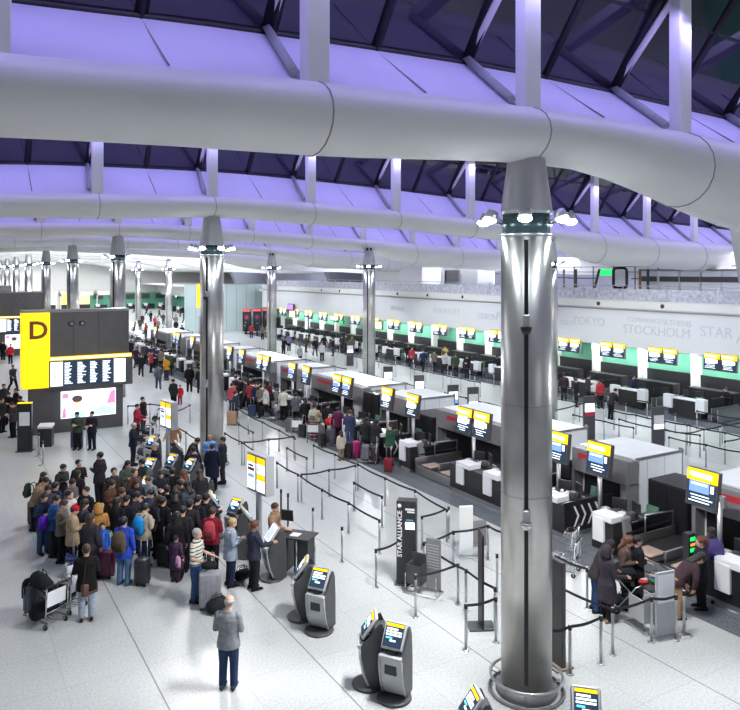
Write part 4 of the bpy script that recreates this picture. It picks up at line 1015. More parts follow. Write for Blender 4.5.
# trolleys and queue right of the board
tro = [(142,432,'trolley with bags behind the navy uniformed worker'),(150,424,'empty trolley right of the navy uniformed worker'),(146,446,'trolley at the back of the crowd below the info sign'),(158,412,'trolley just left of the info sign post')]
for i, (x, y, l) in enumerate(tro):
    q = trolley(l, G(x, y+14), facing_rz(70+20*i))
    duffel('dark bag on the %s' % l, on(q, .1, 0, .16), q.rotation_euler.z+1.5, [(60,60,66),(44,60,70),(80,84,90),(50,46,52)][i], .55, .18)

# ================================================================== KIOSKS
K1 = kiosk_proto('self service kiosk with yellow header screen, front one of the pair left of centre', G(320, 630), facing_rz(205))
def kiosk(lab, x, y, h): return dup(K1, G(x, y), facing_rz(h), lab)
kiosk('self service kiosk seen in profile, rear one of the pair left of centre', 303, 617, 268)
kiosk('self service kiosk facing us, front one of the pair at bottom centre', 395, 697, 205)
kiosk('self service kiosk seen in profile, rear one of the pair at bottom centre', 371, 684, 268)
kiosk('self service kiosk cut by the bottom edge, left of the nearest column', 473, 778, 262)
kiosk('self service kiosk cut by the bottom edge, right of the nearest column', 586, 776, 195)
k2 = kiosk_proto('kiosk with a lavender screen used by the woman with a ponytail', G(273, 578), facing_rz(245), True)
ks = [(246,556,70,'kiosk back turned to us behind the ponytail woman'),(236,545,215,'kiosk with a bright screen right of the red jacket'),(213,537,80,'tall dark kiosk back beside the red jacket'),(203,520,215,'kiosk with yellow green screen before the navy coats'),
      (190,497,215,'kiosk with yellow screen right of the info post'),(196,487,60,'dark kiosk left of the airline woman'),(150,497,205,'kiosk with yellow screen right of the man in long black'),(172,492,215,'kiosk hidden behind the info post of the second sign'),
      (152,470,215,'kiosk screen behind the black coated men'),(146,520,215,'kiosk screen deep in the crowd'),(178,476,70,'kiosk back at the end of the rear kiosk line')]
for x, y, h, l in ks: kiosk(l, x, y, h)

# ================================================================== INFO SIGNS ON POSTS
def info_sign(lab, loc, h):
    t = thing('information_sign', lab, 'information sign', loc, heading(h))
    b = B(); b.cyl((0,0,0), .09, 2.0, M_ALU, 14); b.cyl((0,0,0), .2, .03, M_ALU, 20); b.build('post', t)
    # box with two lit faces meeting at a dark spine
    for s, red in ((-1, True), (1, False)):
        b = B(); rot = Matrix.Rotation(0, 4, 'Z')
        b.bx(s*.02 if s > 0 else -.50, .50 if s > 0 else -.02, -.10, .10, 1.58, 2.66, M_GREYP, .01); o = b.build('light_box', t)
        b = B(); x0 = .05 if s > 0 else -.47; x1 = x0+.42
        if red:
            b.bx(x0,x1,-.112,-.10,2.44,2.62,M_YEL); b.bx(x0,x1,-.112,-.10,1.65,2.42,M_WLIT); b.bx(x0+.03,x1-.03,-.116,-.11,2.18,2.27,M_RED)
            b.bx(x0+.05,x1-.05,-.116,-.11,1.98,2.08,M_BLIT); b.bx(x0+.05,x1-.08,-.116,-.11,2.30,2.36,M_NLIT)
        else:
            b.bx(x0,x1,-.112,-.10,2.44,2.62,M_YEL); b.bx(x0,x1,-.112,-.10,2.16,2.43,M_WLIT); b.bx(x0,x1,-.112,-.10,1.98,2.15,M_YEL); b.bx(x0,x1,-.112,-.10,1.65,1.97,M_WLIT)
            b.bx(x0+.05,x0+.09,-.116,-.11,2.22,2.34,M_NLIT); b.bx(x0+.05,x0+.09,-.116,-.11,1.85,1.93,M_NLIT)
        b.build('lit_face', o)
    b = B(); b.bx(-.52,.52,-.09,.2,1.56,2.68,M_LGREY,.01); b.build('housing', t)
    return t
info_sign('information sign with two yellow and white lit panels on a post in the centre left', G(259, 546), 50)
info_sign('smaller looking information sign on a post behind the crowd', G(168, 466), 50)

# ================================================================== BELT LINES
LA = 'belt post of the diagonal lane starting beside the second column'
g = 'posts of the near queue lanes'
posts(LA, tops((225,432),(242,441),(258,451)), None)
posts('belt post of the cross belt right of the second column', tops((244.5,441),(268.8,438),(294.0,435)), None)
posts('belt post of the lane beginning right of the information sign', tops((277,461),(298,473),(322,488),(348.5,501),(379.5,518.5)), None)
posts('belt post of the short belt right of the information sign top', tops((287,446.5),(306.8,456.6)), None)
posts('belt post of the cross belt amid the near lanes', tops((301.5,473),(329,468.5),(355.5,464)), None)
posts('belt post of the lane along the granite edge in the centre', tops((313.7,444),(334.8,453),(358,463),(385,476.6),(415,489),(447,508)), None)
posts('belt post of the inner lane ending at the airline banner', tops((354,481),(382,495)), None)
posts('belt post standing free left of the airline banner lane', tops((313,507)), None, belt=False)
posts('belt post standing free in front of the airline banner lane', tops((342,526)), None, belt=False)
posts('dark belt post behind the podium, taller looking pair', tops((281,489),(288,493)), None, belt=False, dark=True)
posts('dark belt post between the kiosks beside the information sign', tops((239,504),(245,508)), None, belt=False, dark=True)
posts('belt post of the lane left of the airline banner edge', tops((376,548),(398,540)), None)
posts('belt post of the lane right of the airline banner', tops((422,515),(448.7,506)), None)
posts('belt post of the lane in front of the silver poster stand', tops((424,541),(453.5,530),(488,524),(506,531)), None)
posts('belt post of the belt beside the baggage gauge', tops((415.6,574),(458,562.6)), None)
posts('belt post of the diagonal belt between gauge and column', tops((432,548),(466,568),(495,586)), None)
posts('belt post left of the column ending behind it', tops((466,603),(496,596)), None)
posts('belt post half hidden at the left side of the column', tops((497,553)), None, belt=False)
posts('belt post of the belt starting at the right of the column', tops((556,554),(587,566.6)), None)
posts('belt post of the belt leading to the silver display panels', tops((556,583),(612.7,607),(651.5,596),(676,594)), None)
posts('belt post of the low left belt beside the black totem', tops((550,628),(570,624),(601,615)), None)
posts('belt post with a round base right of the silver display panel', tops((684,590)), None, belt=False, round_base=True)
posts('belt post with a round base at the right edge of the picture', tops((735.5,568)), None, belt=False, round_base=True)
posts('granite edge lane post right of the second column', tops((228,398),(239,408),(248.5,414),(262.5,421),(279,429),(295,437)), None)
posts('belt post of the short inner lane behind the second column', tops((239,423),(253,431)), None)
posts('belt post of the rear belt behind the second information sign', tops((128,405),(150,403),(176,405)), None)
posts('belt post of the belt running left of the second column', tops((172,422),(186,431),(197,438)), None)
posts('belt post of the lane left of the second column', tops((177,410),(190,404)), None)
posts('belt post of the line before the board', tops((43,441),(39,433)), None, belt=False, round_base=True)
posts('belt post right of the navy person before the board', tops((87,424)), None, belt=False)
# middle hall, between the island and the far row
posts('belt post of the queue beyond the nearest housing, first belt', tops((619,418),(655,427),(700,434)), None)
posts('belt post of the queue beyond the nearest housing, long second belt', tops((669,436),(706,443.5),(742,451)), None)
posts('belt post of the belt crossing right of the small banner', tops((664,428),(686,432),(704,428),(720,425),(742,421)), None)
posts('belt post of the upper queue belt right of the column', tops((614,410),(636,414),(665,420),(690,424)), None)
posts('belt post of the queue right of the column', tops((573,413.5),(604,420),(633.5,426.5)), None)
posts('belt post of the rear belt right of the column', tops((556,409),(579.5,403),(606,399)), None)
posts('belt post of the last belt at the right edge', tops((725,440),(744,436)), None)
n = 0
for X0 in (23.4, 25.2, 29.5, 31.2, 32.9):
    for (ya, yb) in ((26, 34), (36, 44), (46, 54), (56, 64)) + (((15.5, 23),) if X0 > 29 else ()):
        n += 1
        k = 5 if X0 < 30 else 4
        posts('middle hall belt post, %s row behind the island, %s group' % (ORD[(23.4,25.2,29.5,31.2,32.9).index(X0)], 'nearest' if ya == 15.5 else ORD[int(ya-26)//10]), [(X0, ya+(yb-ya)*i/(k-1)) for i in range(k)], 'belt posts of the middle hall queues')
for X0, ya, yb in ((12.6, 66, 84), (10.2, 70, 90), (13.8, 92, 110)):
    n += 1; posts('distant belt post left of the second column, %s row' % ORD[(12.6,10.2,13.8).index(X0)], [(X0, ya+(yb-ya)*i/5) for i in range(6)], 'belt posts of the distant left hall queues')

# ================================================================== BANNERS, PODIUM, STANDS
M_TXT = mat('white_print', (.75,.76,.78), .5, noise=.02)
t = thing('banner_stand', 'tall black banner with vertical white STAR ALLIANCE lettering', 'banner', G(407, 583)+(0,), heading(12))
b = B(); b.bx(-.25,.25,-.16,.16,.02,2.15,M_BLACK,.01); b.build('slab', t)
b = B(); b.bx(-.30,.30,-.22,.22,0,.03,M_KDK,.005); b.build('base', t)
text('STAR ALLIANCE', .165, M_TXT, 'lettering', t, (-.11, -.164, .72), ((0,0,1),(-1,0,0)), .003, bold=.004)
b = B(); b.bx(-.02,.22,-.166,-.16,1.92,1.97,M_TXT); b.bx(.03,.22,-.166,-.16,1.86,1.90,M_TXT); b.bx(-.02,.22,-.166,-.16,1.44,1.62,M_WLIT); b.bx(.0,.18,-.166,-.16,1.66,1.69,mat('teal_print',(.1,.4,.45),.5)); b.build('printed_panel', t)
b = B(); b.ball((-.17,-.165,2.03), (.05,.006,.05), M_TXT, 10, 6); b.build('emblem', t)
# black totem right of the column, edge-on totem left of it
t = thing('banner_stand', 'dark slab banner standing directly right of the nearest column foot', 'banner', G(556, 664)+(0,), heading(65))
b = B(); b.bx(-.25,.25,-.05,.05,.03,2.15,M_DARK,.01); b.build('slab', t)
b = B(); b.bx(-.30,.30,-.22,.22,0,.04,mat('beige_base',(.38,.32,.26),.5,noise=.1),.005); b.build('base', t)
t = thing('banner_stand', 'thin black banner seen edge-on on a flat grey foot, left of the nearest column', 'banner', G(481, 627)+(0,), heading(86))
b = B(); b.bx(-.22,.22,-.022,.022,.03,2.15,M_FRAME,.005); b.build('slab', t)
b = B(); b.bx(-.22,.22,-.30,.30,0,.04,M_KDK,.005); b.build('base', t)
# baggage gauge
t = thing('baggage_gauge', 'hand luggage gauge with dark printed back board beside the airline banner', 'gauge', G(424, 594)+(0,), heading(30))
b = B(); b.bx(-.02,.38,.15,.20,.1,1.35,M_GREYP,.01); b.build('back_board', t)
b = B()
for i in range(9): b.bx(.02,.34,.140,.148,.62+i*.07,.645+i*.07,M_LGREY)
b.build('printed_lines', t)
b = B(); b.bx(-.42,.0,-.18,-.15,.25,.72,M_KDK); b.bx(-.42,-.39,-.18,.2,.25,.72,M_KDK); b.bx(-.03,.0,-.18,.2,.25,.72,M_KDK); b.bx(-.42,0,.17,.2,.25,.92,M_KDK); b.build('bin', t)
b = B(); b.tube([(-.45,-.2,.05),(.4,-.2,.05),(.4,.25,.05),(-.45,.25,.05)], .02, M_ALU, 6, closed=True)
for x, y in ((-.43,-.17),(.37,-.1),(-.43,.2)): b.tube([(x,y,.05),(x,y,.5)], .015, M_ALU, 6)
b.build('frame', t)
# silver poster stand
t = thing('poster_stand', 'silver poster stand with a white sheet near the granite edge', 'poster stand', G(466, 556)+(0,), heading(350))
b = B(); b.bx(-.2,.2,-.03,.03,.03,1.42,M_WHITEP,.01); b.build('board', t)
b = B(); b.bx(-.17,.17,-.036,-.03,.78,1.38,M_WHITE); b.build('white_sheet', t)
b = B(); b.bx(.15,.62,.05,.1,.3,.95,M_GREYP,.01); b.bx(.2,.65,.1,.4,.2,.6,M_LGREY,.02); b.build('side_bin', t)
b = B(); b.bx(-.25,.65,-.2,.4,0,.03,M_ALU,.01); b.build('base', t)
# display panels at the right
t = thing('poster_stand', 'tall brushed silver display panel in front of the leaning passenger at the right', 'poster stand', G(665, 636)+(0,), heading(340))
b = B(); b.bx(-.26,.26,-.025,.025,.03,1.42,M_LGREY,.01); b.build('board', t); b = B(); b.bx(-.22,.22,-.032,-.025,.75,1.36,M_WHITEP); b.build('white_sheet', t); b = B(); b.bx(-.3,.3,-.18,.18,0,.03,M_ALU); b.build('base', t)
t = thing('baggage_gauge', 'low silver baggage gauge beside the tall silver display panel', 'gauge', G(645, 628)+(0,), heading(340))
b = B(); b.bx(-.2,.25,-.2,-.17,.2,.85,M_LGREY,.01); b.bx(-.2,-.17,-.2,.3,.2,.7,M_LGREY); b.bx(.22,.25,-.2,.3,.2,.7,M_LGREY); b.build('bin', t)
b = B(); b.tube([(-.25,-.3,.05),(.35,-.3,.05),(.35,.35,.05),(-.25,.35,.05)], .022, M_ALU, 6, closed=True)
for x in (-.2,.22): b.tube([(x,-.2,.05),(x,-.2,.3)], .02, M_ALU, 6)
b.build('frame', t)
# podium by the kiosks
t = thing('staff_podium', 'black staff podium with papers and steel legs beside the lavender screen kiosk', 'podium', G(296, 574)+(0,), heading(20))
for x in (-.32, .26):
    b = B(); b.bx(x-.2,x+.2,-.25,.2,.15,1.02,M_BLACK,.01); b.build('cupboard', t)
    b = B(); b.cyl((x-.1,-.3,0), .03, 1.02, M_CHROME, 8); b.lathe((x-.1,-.3,0),[(.1,0),(.1,.015),(.03,.02)],M_ALU,14); b.cyl((x+.2,.18,0), .03, 1.02, M_CHROME, 8); b.build('steel_leg', t)
b = B(); b.bx(-.58,.52,-.35,.3,1.02,1.07,M_BLACK,.01); b.build('top', t)
b = B(); b.bx(-.1,.15,-.2,.05,1.07,1.078,M_WHITE); tag(b.build('paper_sheet', None), 'white paper sheet lying on the staff podium', 'paper'); q = COL.objects[-1]
q = [o for o in COL.objects if o.name.startswith('paper_sheet')][0]; q.location = t.location; q.rotation_euler = t.rotation_euler
m_ = thing('monitor', 'small black monitor standing on the staff podium', 'monitor', (t.location.x, t.location.y, 1.07), t.rotation_euler.z)
b = B(); b.box((-.3,.1,.42),(.34,.04,.30),M_BLACK,(.1,0,0),.01); b.build('screen', m_); b = B(); b.cyl((-.3,.12,0),.02,.35,M_BLACK,8); b.cyl((-.3,.12,0),.1,.015,M_BLACK,12); b.build('stand', m_)
P('person in beige serving behind the staff podium', 276, 528, 'reach', 110, (150,120,96), BLK, 'brown', 'short', at=(t.location.x-.3, t.location.y+.75))
# totem and lectern by the board
t = thing('banner_stand', 'black totem with white notice standing left of the board', 'banner', G(25, 451)+(0,), heading(350))
b = B(); b.bx(-.3,.3,-.1,.1,.03,2.15,M_BLACK,.01); b.build('slab', t); b = B(); b.bx(-.22,.22,-.108,-.1,1.15,1.75,M_WTOP); b.build('white_notice', t)
b = B(); b.bx(-.3,.3,-.105,.1,2.13,2.17,M_YEL); b.build('yellow_edge', t); b = B(); b.bx(-.35,.35,-.25,.25,0,.03,M_KDK); b.build('base', t)
t = thing('lectern', 'black lectern with a white top left of the board', 'lectern', G(46, 446)+(0,), heading(350))
b = B(); b.bx(-.3,.3,-.22,.22,0,.85,M_BLACK,.01); b.build('body', t); b = B(); b.box((0,0,.93),(.64,.5,.12),M_WTOP,(.15,0,0),.02); b.build('white_top', t)
# banners of the middle hall
for px, py, lab, cap in [(388,400,'dark banner with blue and white top, leftmost of four left of the nearest column',M_BLIT),(419,412,'dark banner with white and red top, second of the four',M_RED),(453,425,'dark banner with blue top, third of the four banners',M_BLIT),
        (473,428,'dark banner with white printed arrows, rightmost of the four banners',M_WLIT),(658,455,'dark banner with white notice beyond the big white housing',M_WLIT),(589,440,'dark narrow banner with a red top right of the nearest column',M_RED),(350,366,'dark slab banner on the open floor left of centre',M_WLIT)]:
    t = thing('banner_stand', lab, 'banner', G(px, py)+(0,), heading(345)); hh = 2.1
    b = B(); b.bx(-.3,.3,-.06,.06,.03,hh,M_DARK,.01); b.build('slab', t); b = B(); b.bx(-.25,.25,-.07,-.06,hh-.75,hh-.35,M_WLIT if cap != M_WLIT else M_TXT); b.bx(-.25,.25,-.07,-.06,hh-.95,hh-.75,cap); b.build('printed_panel', t); b = B(); b.bx(-.33,.33,-.2,.2,0,.03,M_ALU); b.build('base', t)

# ================================================================== PASSENGERS ALONG THE ISLAND
W = (206,204,198)
P('passenger in a white padded jacket and black trousers at the island counter', 283.5, 388, 'reach', 20, W, BLK, 'black', 'short', 'short')
P('passenger in black with bags left of the white jacket, by the island', 257.5, 382, 'stand', 320, BLK, BLK, 'black', 'short', 'hip')
P('passenger in navy and teal waiting with a brown suitcase right of the second column', 235.5, 391, 'stand', 60, (36,56,78), BLK, 'black')
suitcase('light brown suitcase standing right of the second column', G(232, 425), facing_rz(200), (170,136,112), .5, .66, .3)
P('passenger in red and white jacket far right of the second column', 232, 383, 'stand', 30, (190,80,90), DKG, 'black')
a = P('backpacker in beige with a large pack at the island', 314.5, 404, 'reach', 15, (196,176,146), (110,40,60), 'brown'); worn(a, 'beige and turquoise rucksack of the backpacker', (170,176,160), 1.15)
suitcase('crimson suitcase on the backpacker side trolley', G(312.5, 437)+(.16,), facing_rz(200), (140,26,52), .42, .6, .28)
trolley('luggage trolley under the crimson suitcase', G(314, 441), facing_rz(185))
P('passenger in a red cap and black jacket at the island', 328, 402.5, 'stand', 20, (36,40,48), BLK, 'black', 'cap', hat=(210,20,44))
duffel('bright red sports bag on a trolley before the red cap', G(332, 441)+(.75,), .4, (216,44,50), .66, .2); suitcase('grey suitcase under the bright red sports bag', G(331, 446)+(.12,), facing_rz(200), (84,80,96), .42, .60, .3)
a = P('tall man in a navy checked jacket and jeans at the island counter', 349.5, 410, 'phone', 15, (58,66,96), (62,84,124), 'brown', 'short', 'short', 'light', 1.8)
P('child in a cream coat beside the man in the navy jacket', 341, 431, 'stand', 330, (200,190,176), (150,130,110), 'brown', 'long', 'hip', hgt=1.25)
P('dark haired woman in black at the counter right of the navy jacket', 366, 418, 'reach', 30, (40,44,44), BLK, 'black', 'long')
suitcase('small dark red suitcase beside the chevron desk', G(388.5, 472), facing_rz(190), (124,24,38), .36, .5, .25)
tt = trolley('luggage trolley carrying a pink case before the chevron desk', G(368, 463), facing_rz(95)); suitcase('magenta suitcase standing next to the trolley before the chevron desk', G(356.5, 458), facing_rz(250), (176,30,110), .36, .66, .26)
suitcase('grey hard suitcase lying on the trolley before the chevron desk', on(tt, .1, 0, .14), tt.rotation_euler.z, (110,114,120), .42, .56, .3, .1)
suitcase('black suitcase with cream panel beside the cream coated child', G(347, 459), facing_rz(200), (30,30,32), .44, .66, .28)
t = trolley('empty luggage trolley at the right edge of the nearest column', G(563, 572), facing_rz(120)); t = trolley('second empty luggage trolley nested behind the one by the column', G(561, 560), facing_rz(120))
trolley('luggage trolley left of the backpacker', G(299, 436), facing_rz(190)); t = trolley('luggage trolley left of the white jacket', G(271, 420), facing_rz(110))
P('person with a yellow jacket far behind the board on the right', 166.5, 357, 'phone', 200, (206,150,40), DKG, 'black', 'long')
P('passenger in black beside the yellow jacket', 155, 345, 'stand', 30, BLK, BLK); P('passenger in grey walking left of the two people in black', 158.5, 364, 'walk', 340, (84,90,104), (70,80,100), 'black')
P('person in dark green black beside the child in red', 173.5, 379, 'stand', 20, (40,50,48), BLK); P('child in red left of the person with a yellow belt', 180, 385, 'stand', 180, (190,40,60), (150,40,50), hgt=1.2)
P('passenger in black with a lime belt left of the second column', 189.5, 365, 'stand', 350, (24,24,28), BLK, 'black', 'short', 'short', hgt=1.8)
P('passenger in a black top hidden at the left side of the second column', 200, 367, 'stand', 0, (28,30,40), BLK)
for i, (x, y, l, c, po, h) in enumerate([(246,378,'dark passenger at the counters just right of the second column','34,36,46','phone',10),(268,381,'passenger in maroon at the island between the black and white jackets','110,40,52','stand',20),
        (296,393,'passenger in a grey hoodie right of the white jacket','96,100,108','reach',20),(305,398,'passenger in black left of the beige backpacker','26,28,32','phone',330),(338,407,'passenger in plum between the red cap and the navy jacket','90,30,66','stand',10),
        (376,420,'passenger in charcoal before the chevron desk','44,46,50','reach',40),(390,424,'staff member in green behind the chevron desk','40,84,66','stand',240)]):
    P(l, x, y, po, h, tuple(int(v) for v in c.split(',')), BLK, 'black', ['short','long'][i % 2])
for i, (x, y, c, l) in enumerate([(252,417,(44,60,96),'navy suitcase at the counters right of the second column'),(290,432,(90,94,100),'grey suitcase right of the white jacket'),(303,438,(30,32,36),'black suitcase left of the crimson one'),(322,447,(24,26,30),'black suitcase right of the crimson one'),(375,463,(60,40,44),'dark brown suitcase near the chevron desk')]):
    suitcase(l, G(x, y), facing_rz(180+20*i), c, .42, .6, .27)
# right foreground group
P('woman in a long dark grey hooded coat with the pushchair', 607, 546, 'push', 70, (54,50,60), BLK, 'black', 'hood', 'long', shoes=(150,120,100), hat=(54,50,60))
P('person in a dark padded jacket bending behind the hooded coat', 596, 541, 'bend', 90, (50,46,50), (40,66,110), 'black', 'hood', 'short', hat=(44,40,46))
P('woman with auburn hair in a brown fur coat behind the pushchair', 625.5, 536, 'phone', 120, (92,74,70), BLK, 'auburn', 'long', 'hip')
P('black haired man in a black jacket right of the fur coat', 637, 536, 'cross', 90, (28,30,38), BLK, 'black')
P('passenger in a dark jacket with crimson trim leaning over the case at the right', 668, 580, 'lean', 85, (70,52,60), (176,140,112), 'black', 'long', 'short', at=(G(676, 618)))
P('uniformed airline woman with tied back auburn hair standing at the right', 701, 537, 'cross', 275, (34,36,44), (24,24,28), 'auburn', 'pony', 'hip', 'light', 1.7)
P('staff man in a violet jumper behind the counter at the right', 712.5, 527, 'phone', 240, (72,66,120), BLK, 'black', 'short', 'short', 'dark', 1.78)
t = thing('pushchair', 'black folding pushchair in front of the hooded coat', 'pushchair', G(629, 610)+(0,), heading(95))
b = B()
for s in (-.22,.22):
    b.tube([(s,-.40,1.02),(s,-.25,.75),(s,.35,.10)], .015, M_ALU, 6); b.tube([(s,-.35,.10),(s,.10,.62),(s,.25,.70)], .015, M_ALU, 6)
b.tube([(-.22,-.40,1.02),(.22,-.40,1.02)], .02, M_RUBBER, 6); b.build('frame', t)
b = B(); b.box((0,.02,.45),(.40,.36,.05),cloth((30,32,38)),(.2,0,0),.02); b.box((0,-.2,.68),(.40,.05,.46),cloth((30,32,38)),(.35,0,0),.02); b.box((0,.24,.33),(.36,.04,.26),cloth((30,32,38)),(-.2,0,0),.015); b.build('seat', t)
b = B(); b.loft([((-.22,-.18,.92),(0,.02,0),(0,0,.02)), ((-.21,-.08,.92),(0,.22,0),(0,0,.16)), ((.21,-.08,.92),(0,.22,0),(0,0,.16)), ((.22,-.18,.92),(0,.02,0),(0,0,.02))], cloth((36,40,46)), 14); b.build('canopy', t)
b = B(); b.box((0,-.2,.24),(.34,.3,.18),cloth((40,44,52)),None,.04,2); b.build('basket', t)
for x in (-.23,.23):
    for y in (-.35,.35):
        b = B(); b.tube([(x-.02,y,.09),(x+.02,y,.09)], .09, M_RUBBER, 14); b.tube([(x-.024,y,.09),(x+.024,y,.09)], .035, M_ALU, 8); b.build('wheel', t)
t = thing('suitcase', 'large dark open suitcase on a trolley being packed at the right', 'suitcase', G(650, 612)+(.42,), heading(80)); b = B(); b.box((0,0,.15),(.8,.55,.3),mat('dark_case',(.05,.045,.05),.6,noise=.2,nscale=9),None,.04,2); b.build('shell', t)
for i, c in enumerate([(190,60,70),(210,210,210),(60,120,80),(60,60,120),(220,200,190)]):
    b = B(); b.box((0,0,0), (.22,.16,.08), cloth(c), (.1*i,.1,.5*i), .03, 2); o = b.build('folded_clothes'); o.location = (t.location.x-.22+.11*i, t.location.y+.1*math.sin(i*2), .76); tag(o, ['folded red','folded white','folded green','folded navy','folded pale pink'][i]+' garment lying on the suitcase being packed', 'clothes')
trolley('luggage trolley under the suitcase being packed', (t.location.x, t.location.y, 0), heading(80)+PI)
P('person sitting low behind the chevron desk at the right', 633, 500, 'phone', 250, (30,32,36), BLK, at=(17.1, 15.2), hgt=1.3) if False else None
# far row and distant people
FR = [(633,375,'navy clad passenger standing at a far desk right of the column','stand',(36,44,84),100),(611,389,'dark passenger bending at a far desk right of the column','bend',(36,36,40),60),(726,387,'staff member in black behind the far desk at the right edge','phone',(40,36,50),240),
      (468,344,'tall passenger in a long black coat at the far row left of the column','stand',(24,24,28),20),(445,346,'passenger in a mustard coat at the far row','stand',(196,176,96),200),(497,355,'dark passenger touching the left side of the nearest column','stand',(40,42,60),0),
      (386,340,'dark passenger right of the second row column','stand',(30,32,36),90),(394,341,'second dark passenger right of the second row column','phone',(36,40,40),180),(408,344,'passenger at the far desks beneath the green wall, left','stand',(28,30,36),30),
      (283.5,338,'person in black leaning on a bag at the open floor left of the back column','bend',(26,26,30),20),(289,334,'person in violet behind the one in black at the back column','stand',(120,110,150),10),(346,335,'person in olive at the middle queues','stand',(60,84,60),200),(352,336,'person in khaki beside the one in olive','stand',(110,104,70),180),
      (322,342,'person in white at the middle queues','stand',(200,200,204),160),(300,345,'person in pale grey near the middle queues','stand',(150,156,166),130),
      (10.5,344,'person in a red coat standing at the left edge far away','stand',(206,40,52),180),(3,341,'person in black beside the red coat at the left edge','stand',BLK,180),(13,365,'dark haired person walking at the left edge','walk',(44,46,56),120)]
for x, y, l, po, c, h in FR: P(l, x, y, po, h, c, BLK, 'black', coat='long' if 'long' in l else 'short', far=True)
G1 = [(4,384),(9,392),(16,388),(2,398),(21,396),(13,402)]
G1L = ['leftmost at the picture edge','behind the front pair','in the middle','front left corner','rightmost beside the yellow panel','front centre']
for (x, y), l in zip(G1, G1L): P('dark clad traveller of the group at the left edge, %s' % l, x, y, 'phone' if x % 2 else 'stand', 90+x*9, random.choice([(30,30,36),(50,52,60),(70,60,64),(40,50,70)]), BLK, 'black', far=True)
far = [(x, 308+((x*7) % 13)) for x in range(62, 132, 7)]+[(140+i*6, 318+(i*5) % 14) for i in range(9)]+[(246+i*5.5, 321+(i*3) % 5) for i in range(6)]+[(131+i*5, 340+(i*7) % 17) for i in range(8)]+[(306+i*9, 335+(i*3) % 6) for i in range(5)]+[(412+i*11, 347+(i*3) % 5) for i in range(6)]+[(236+i*5, 362+(i*4) % 9) for i in range(7)]+[(540+i*12, 372+(i*5) % 9) for i in range(8) if i != 7 and i != 6]
cols = [(30,30,36),(60,62,70),(180,60,70),(40,50,90),(120,110,100),(200,200,205),(70,80,60),(34,36,44),(50,40,50)]
CN = ['black','grey','red','navy','beige','white','olive','charcoal','plum']
fidx = [(i, 'above the zone D board') for i in range(10)]+[(i, 'between board and second column, far off') for i in range(9)]+[(i, 'before the teal wall') for i in range(6)]+[(i, 'in the queues right of the board top') for i in range(8)]+[(i, 'in the open hall at centre left') for i in range(5)]+[(i, 'at far desks left of the nearest column') for i in range(6)]+[(i, 'at the counters right of the second column') for i in range(7)]+[(i, 'at far desks right of the nearest column') for i in range(6)]
for i, (x, y) in enumerate(far):
    AT = list(G(x, y, 1.72))
    if 14.9 < AT[0] < 22 and AT[1] < 90: AT = [15.2, YX(x, 15.2)]
    if AT[0] > 33.8 and AT[1] < 93: AT = [33.9, YX(x, 33.9)]
    P('%s clad distant traveller, %s from the left %s' % (CN[i % 9], ORD[fidx[i][0]], fidx[i][1]), x, y, random.choice(['stand','phone','walk']), random.choice([20,160,200,340,90,270]), cols[i % 9], (34,36,44), 'black', far=True, group='distant travellers in the background hall', at=AT)

# ================================================================== DISTANT HALL FURNISHING
M_SHOP = [mat('shop_lit_%d' % i, c, .5, emit=c, es=.9) for i, c in enumerate([(.9,.75,.4),(.5,.85,.6),(.9,.4,.3),(.75,.8,.9),(.95,.85,.2)])]
for i, px in enumerate(range(-4, 116, 18)):
    Yq = 163.; r = (px-370)/FPX; X = Yq*(r*VD[1]-VR[1])/(VR[0]-r*VD[0])
    t = thing('shop_front', 'lit shop front on the distant end wall, %s from the left' % ORD[i], 'shop', (X, Yq, 0))
    b = B(); b.bx(-1.5,1.5,0,2.6,3.0,4.0,M_WT); b.bx(-1.5,-1.3,0,2.6,0,3.4,M_WT); b.build('surround', t)
    b = B(); b.bx(-1.3,1.5,2.0,2.2,.1,3.0,M_SHOP[i % 5]); b.build('back_wall', t)
    b = B(); b.bx(-1.2,1.2,.6,1.2,0,1.1,M_BLACK,.02); b.build('counter', t)
    b = B(); b.bx(-.9,.9,-.05,0,3.15,3.6,M_SHOP[(i*2+1) % 5]); b.build('sign_band', t)
b = B()
for i in range(9):
    y = 98+i*7.
    t = thing('flight_sign', 'distant yellow flight sign on the far green wall, %s from the right' % ORD[i], 'flight sign', (42.9, y, 0))
    screen_sign(t, 0, 2.3, 3.3, 1.9, lit=1)
    t = thing('check_in_desk', 'distant black check-in desk below the far green wall, %s from the right' % ORD[i], 'desk', (39.5, y, 0))
    b = B(); b.bx(0,1,-1.5,1.5,0,1.1,M_BLACK,.02); b.build('body', t); b = B(); b.bx(-.1,.3,-1.2,1.2,.7,1.2,M_WTOP,.02); b.build('white_counter', t)
for i in range(5):
    x = 28.6+i*3.3
    t = thing('flight_sign', 'tiny yellow flight sign on the end wall green strip, %s from the left' % ORD[i], 'flight sign', (x, 163.2, 0), -PI/2)
    screen_sign(t, 0, 2.2, 3.3, 2.0, lit=1)
    t = thing('check_in_desk', 'tiny dark desk before the end wall green strip, %s from the left' % ORD[i], 'desk', (x, 160, 0), -PI/2)
    b = B(); b.bx(-.5,.5,-1.2,1.2,0,1.1,M_BLACK,.02); b.build('body', t); b = B(); b.bx(-.6,.6,-1.1,-.3,.7,1.25,M_WTOP,.02); b.build('white_counter', t)
for i in range(15):
    P('%s clad tiny traveller before the end wall, %s from the left of the far columns' % (CN[(i*4) % 9], ORD[i]), 134+i*4.2, 304+(i*5) % 13, 'stand' if i % 3 else 'walk', (40+i*67) % 360, cols[(i*4) % 9], (34,36,44), 'black', far=True, group='tiny travellers before the end wall')
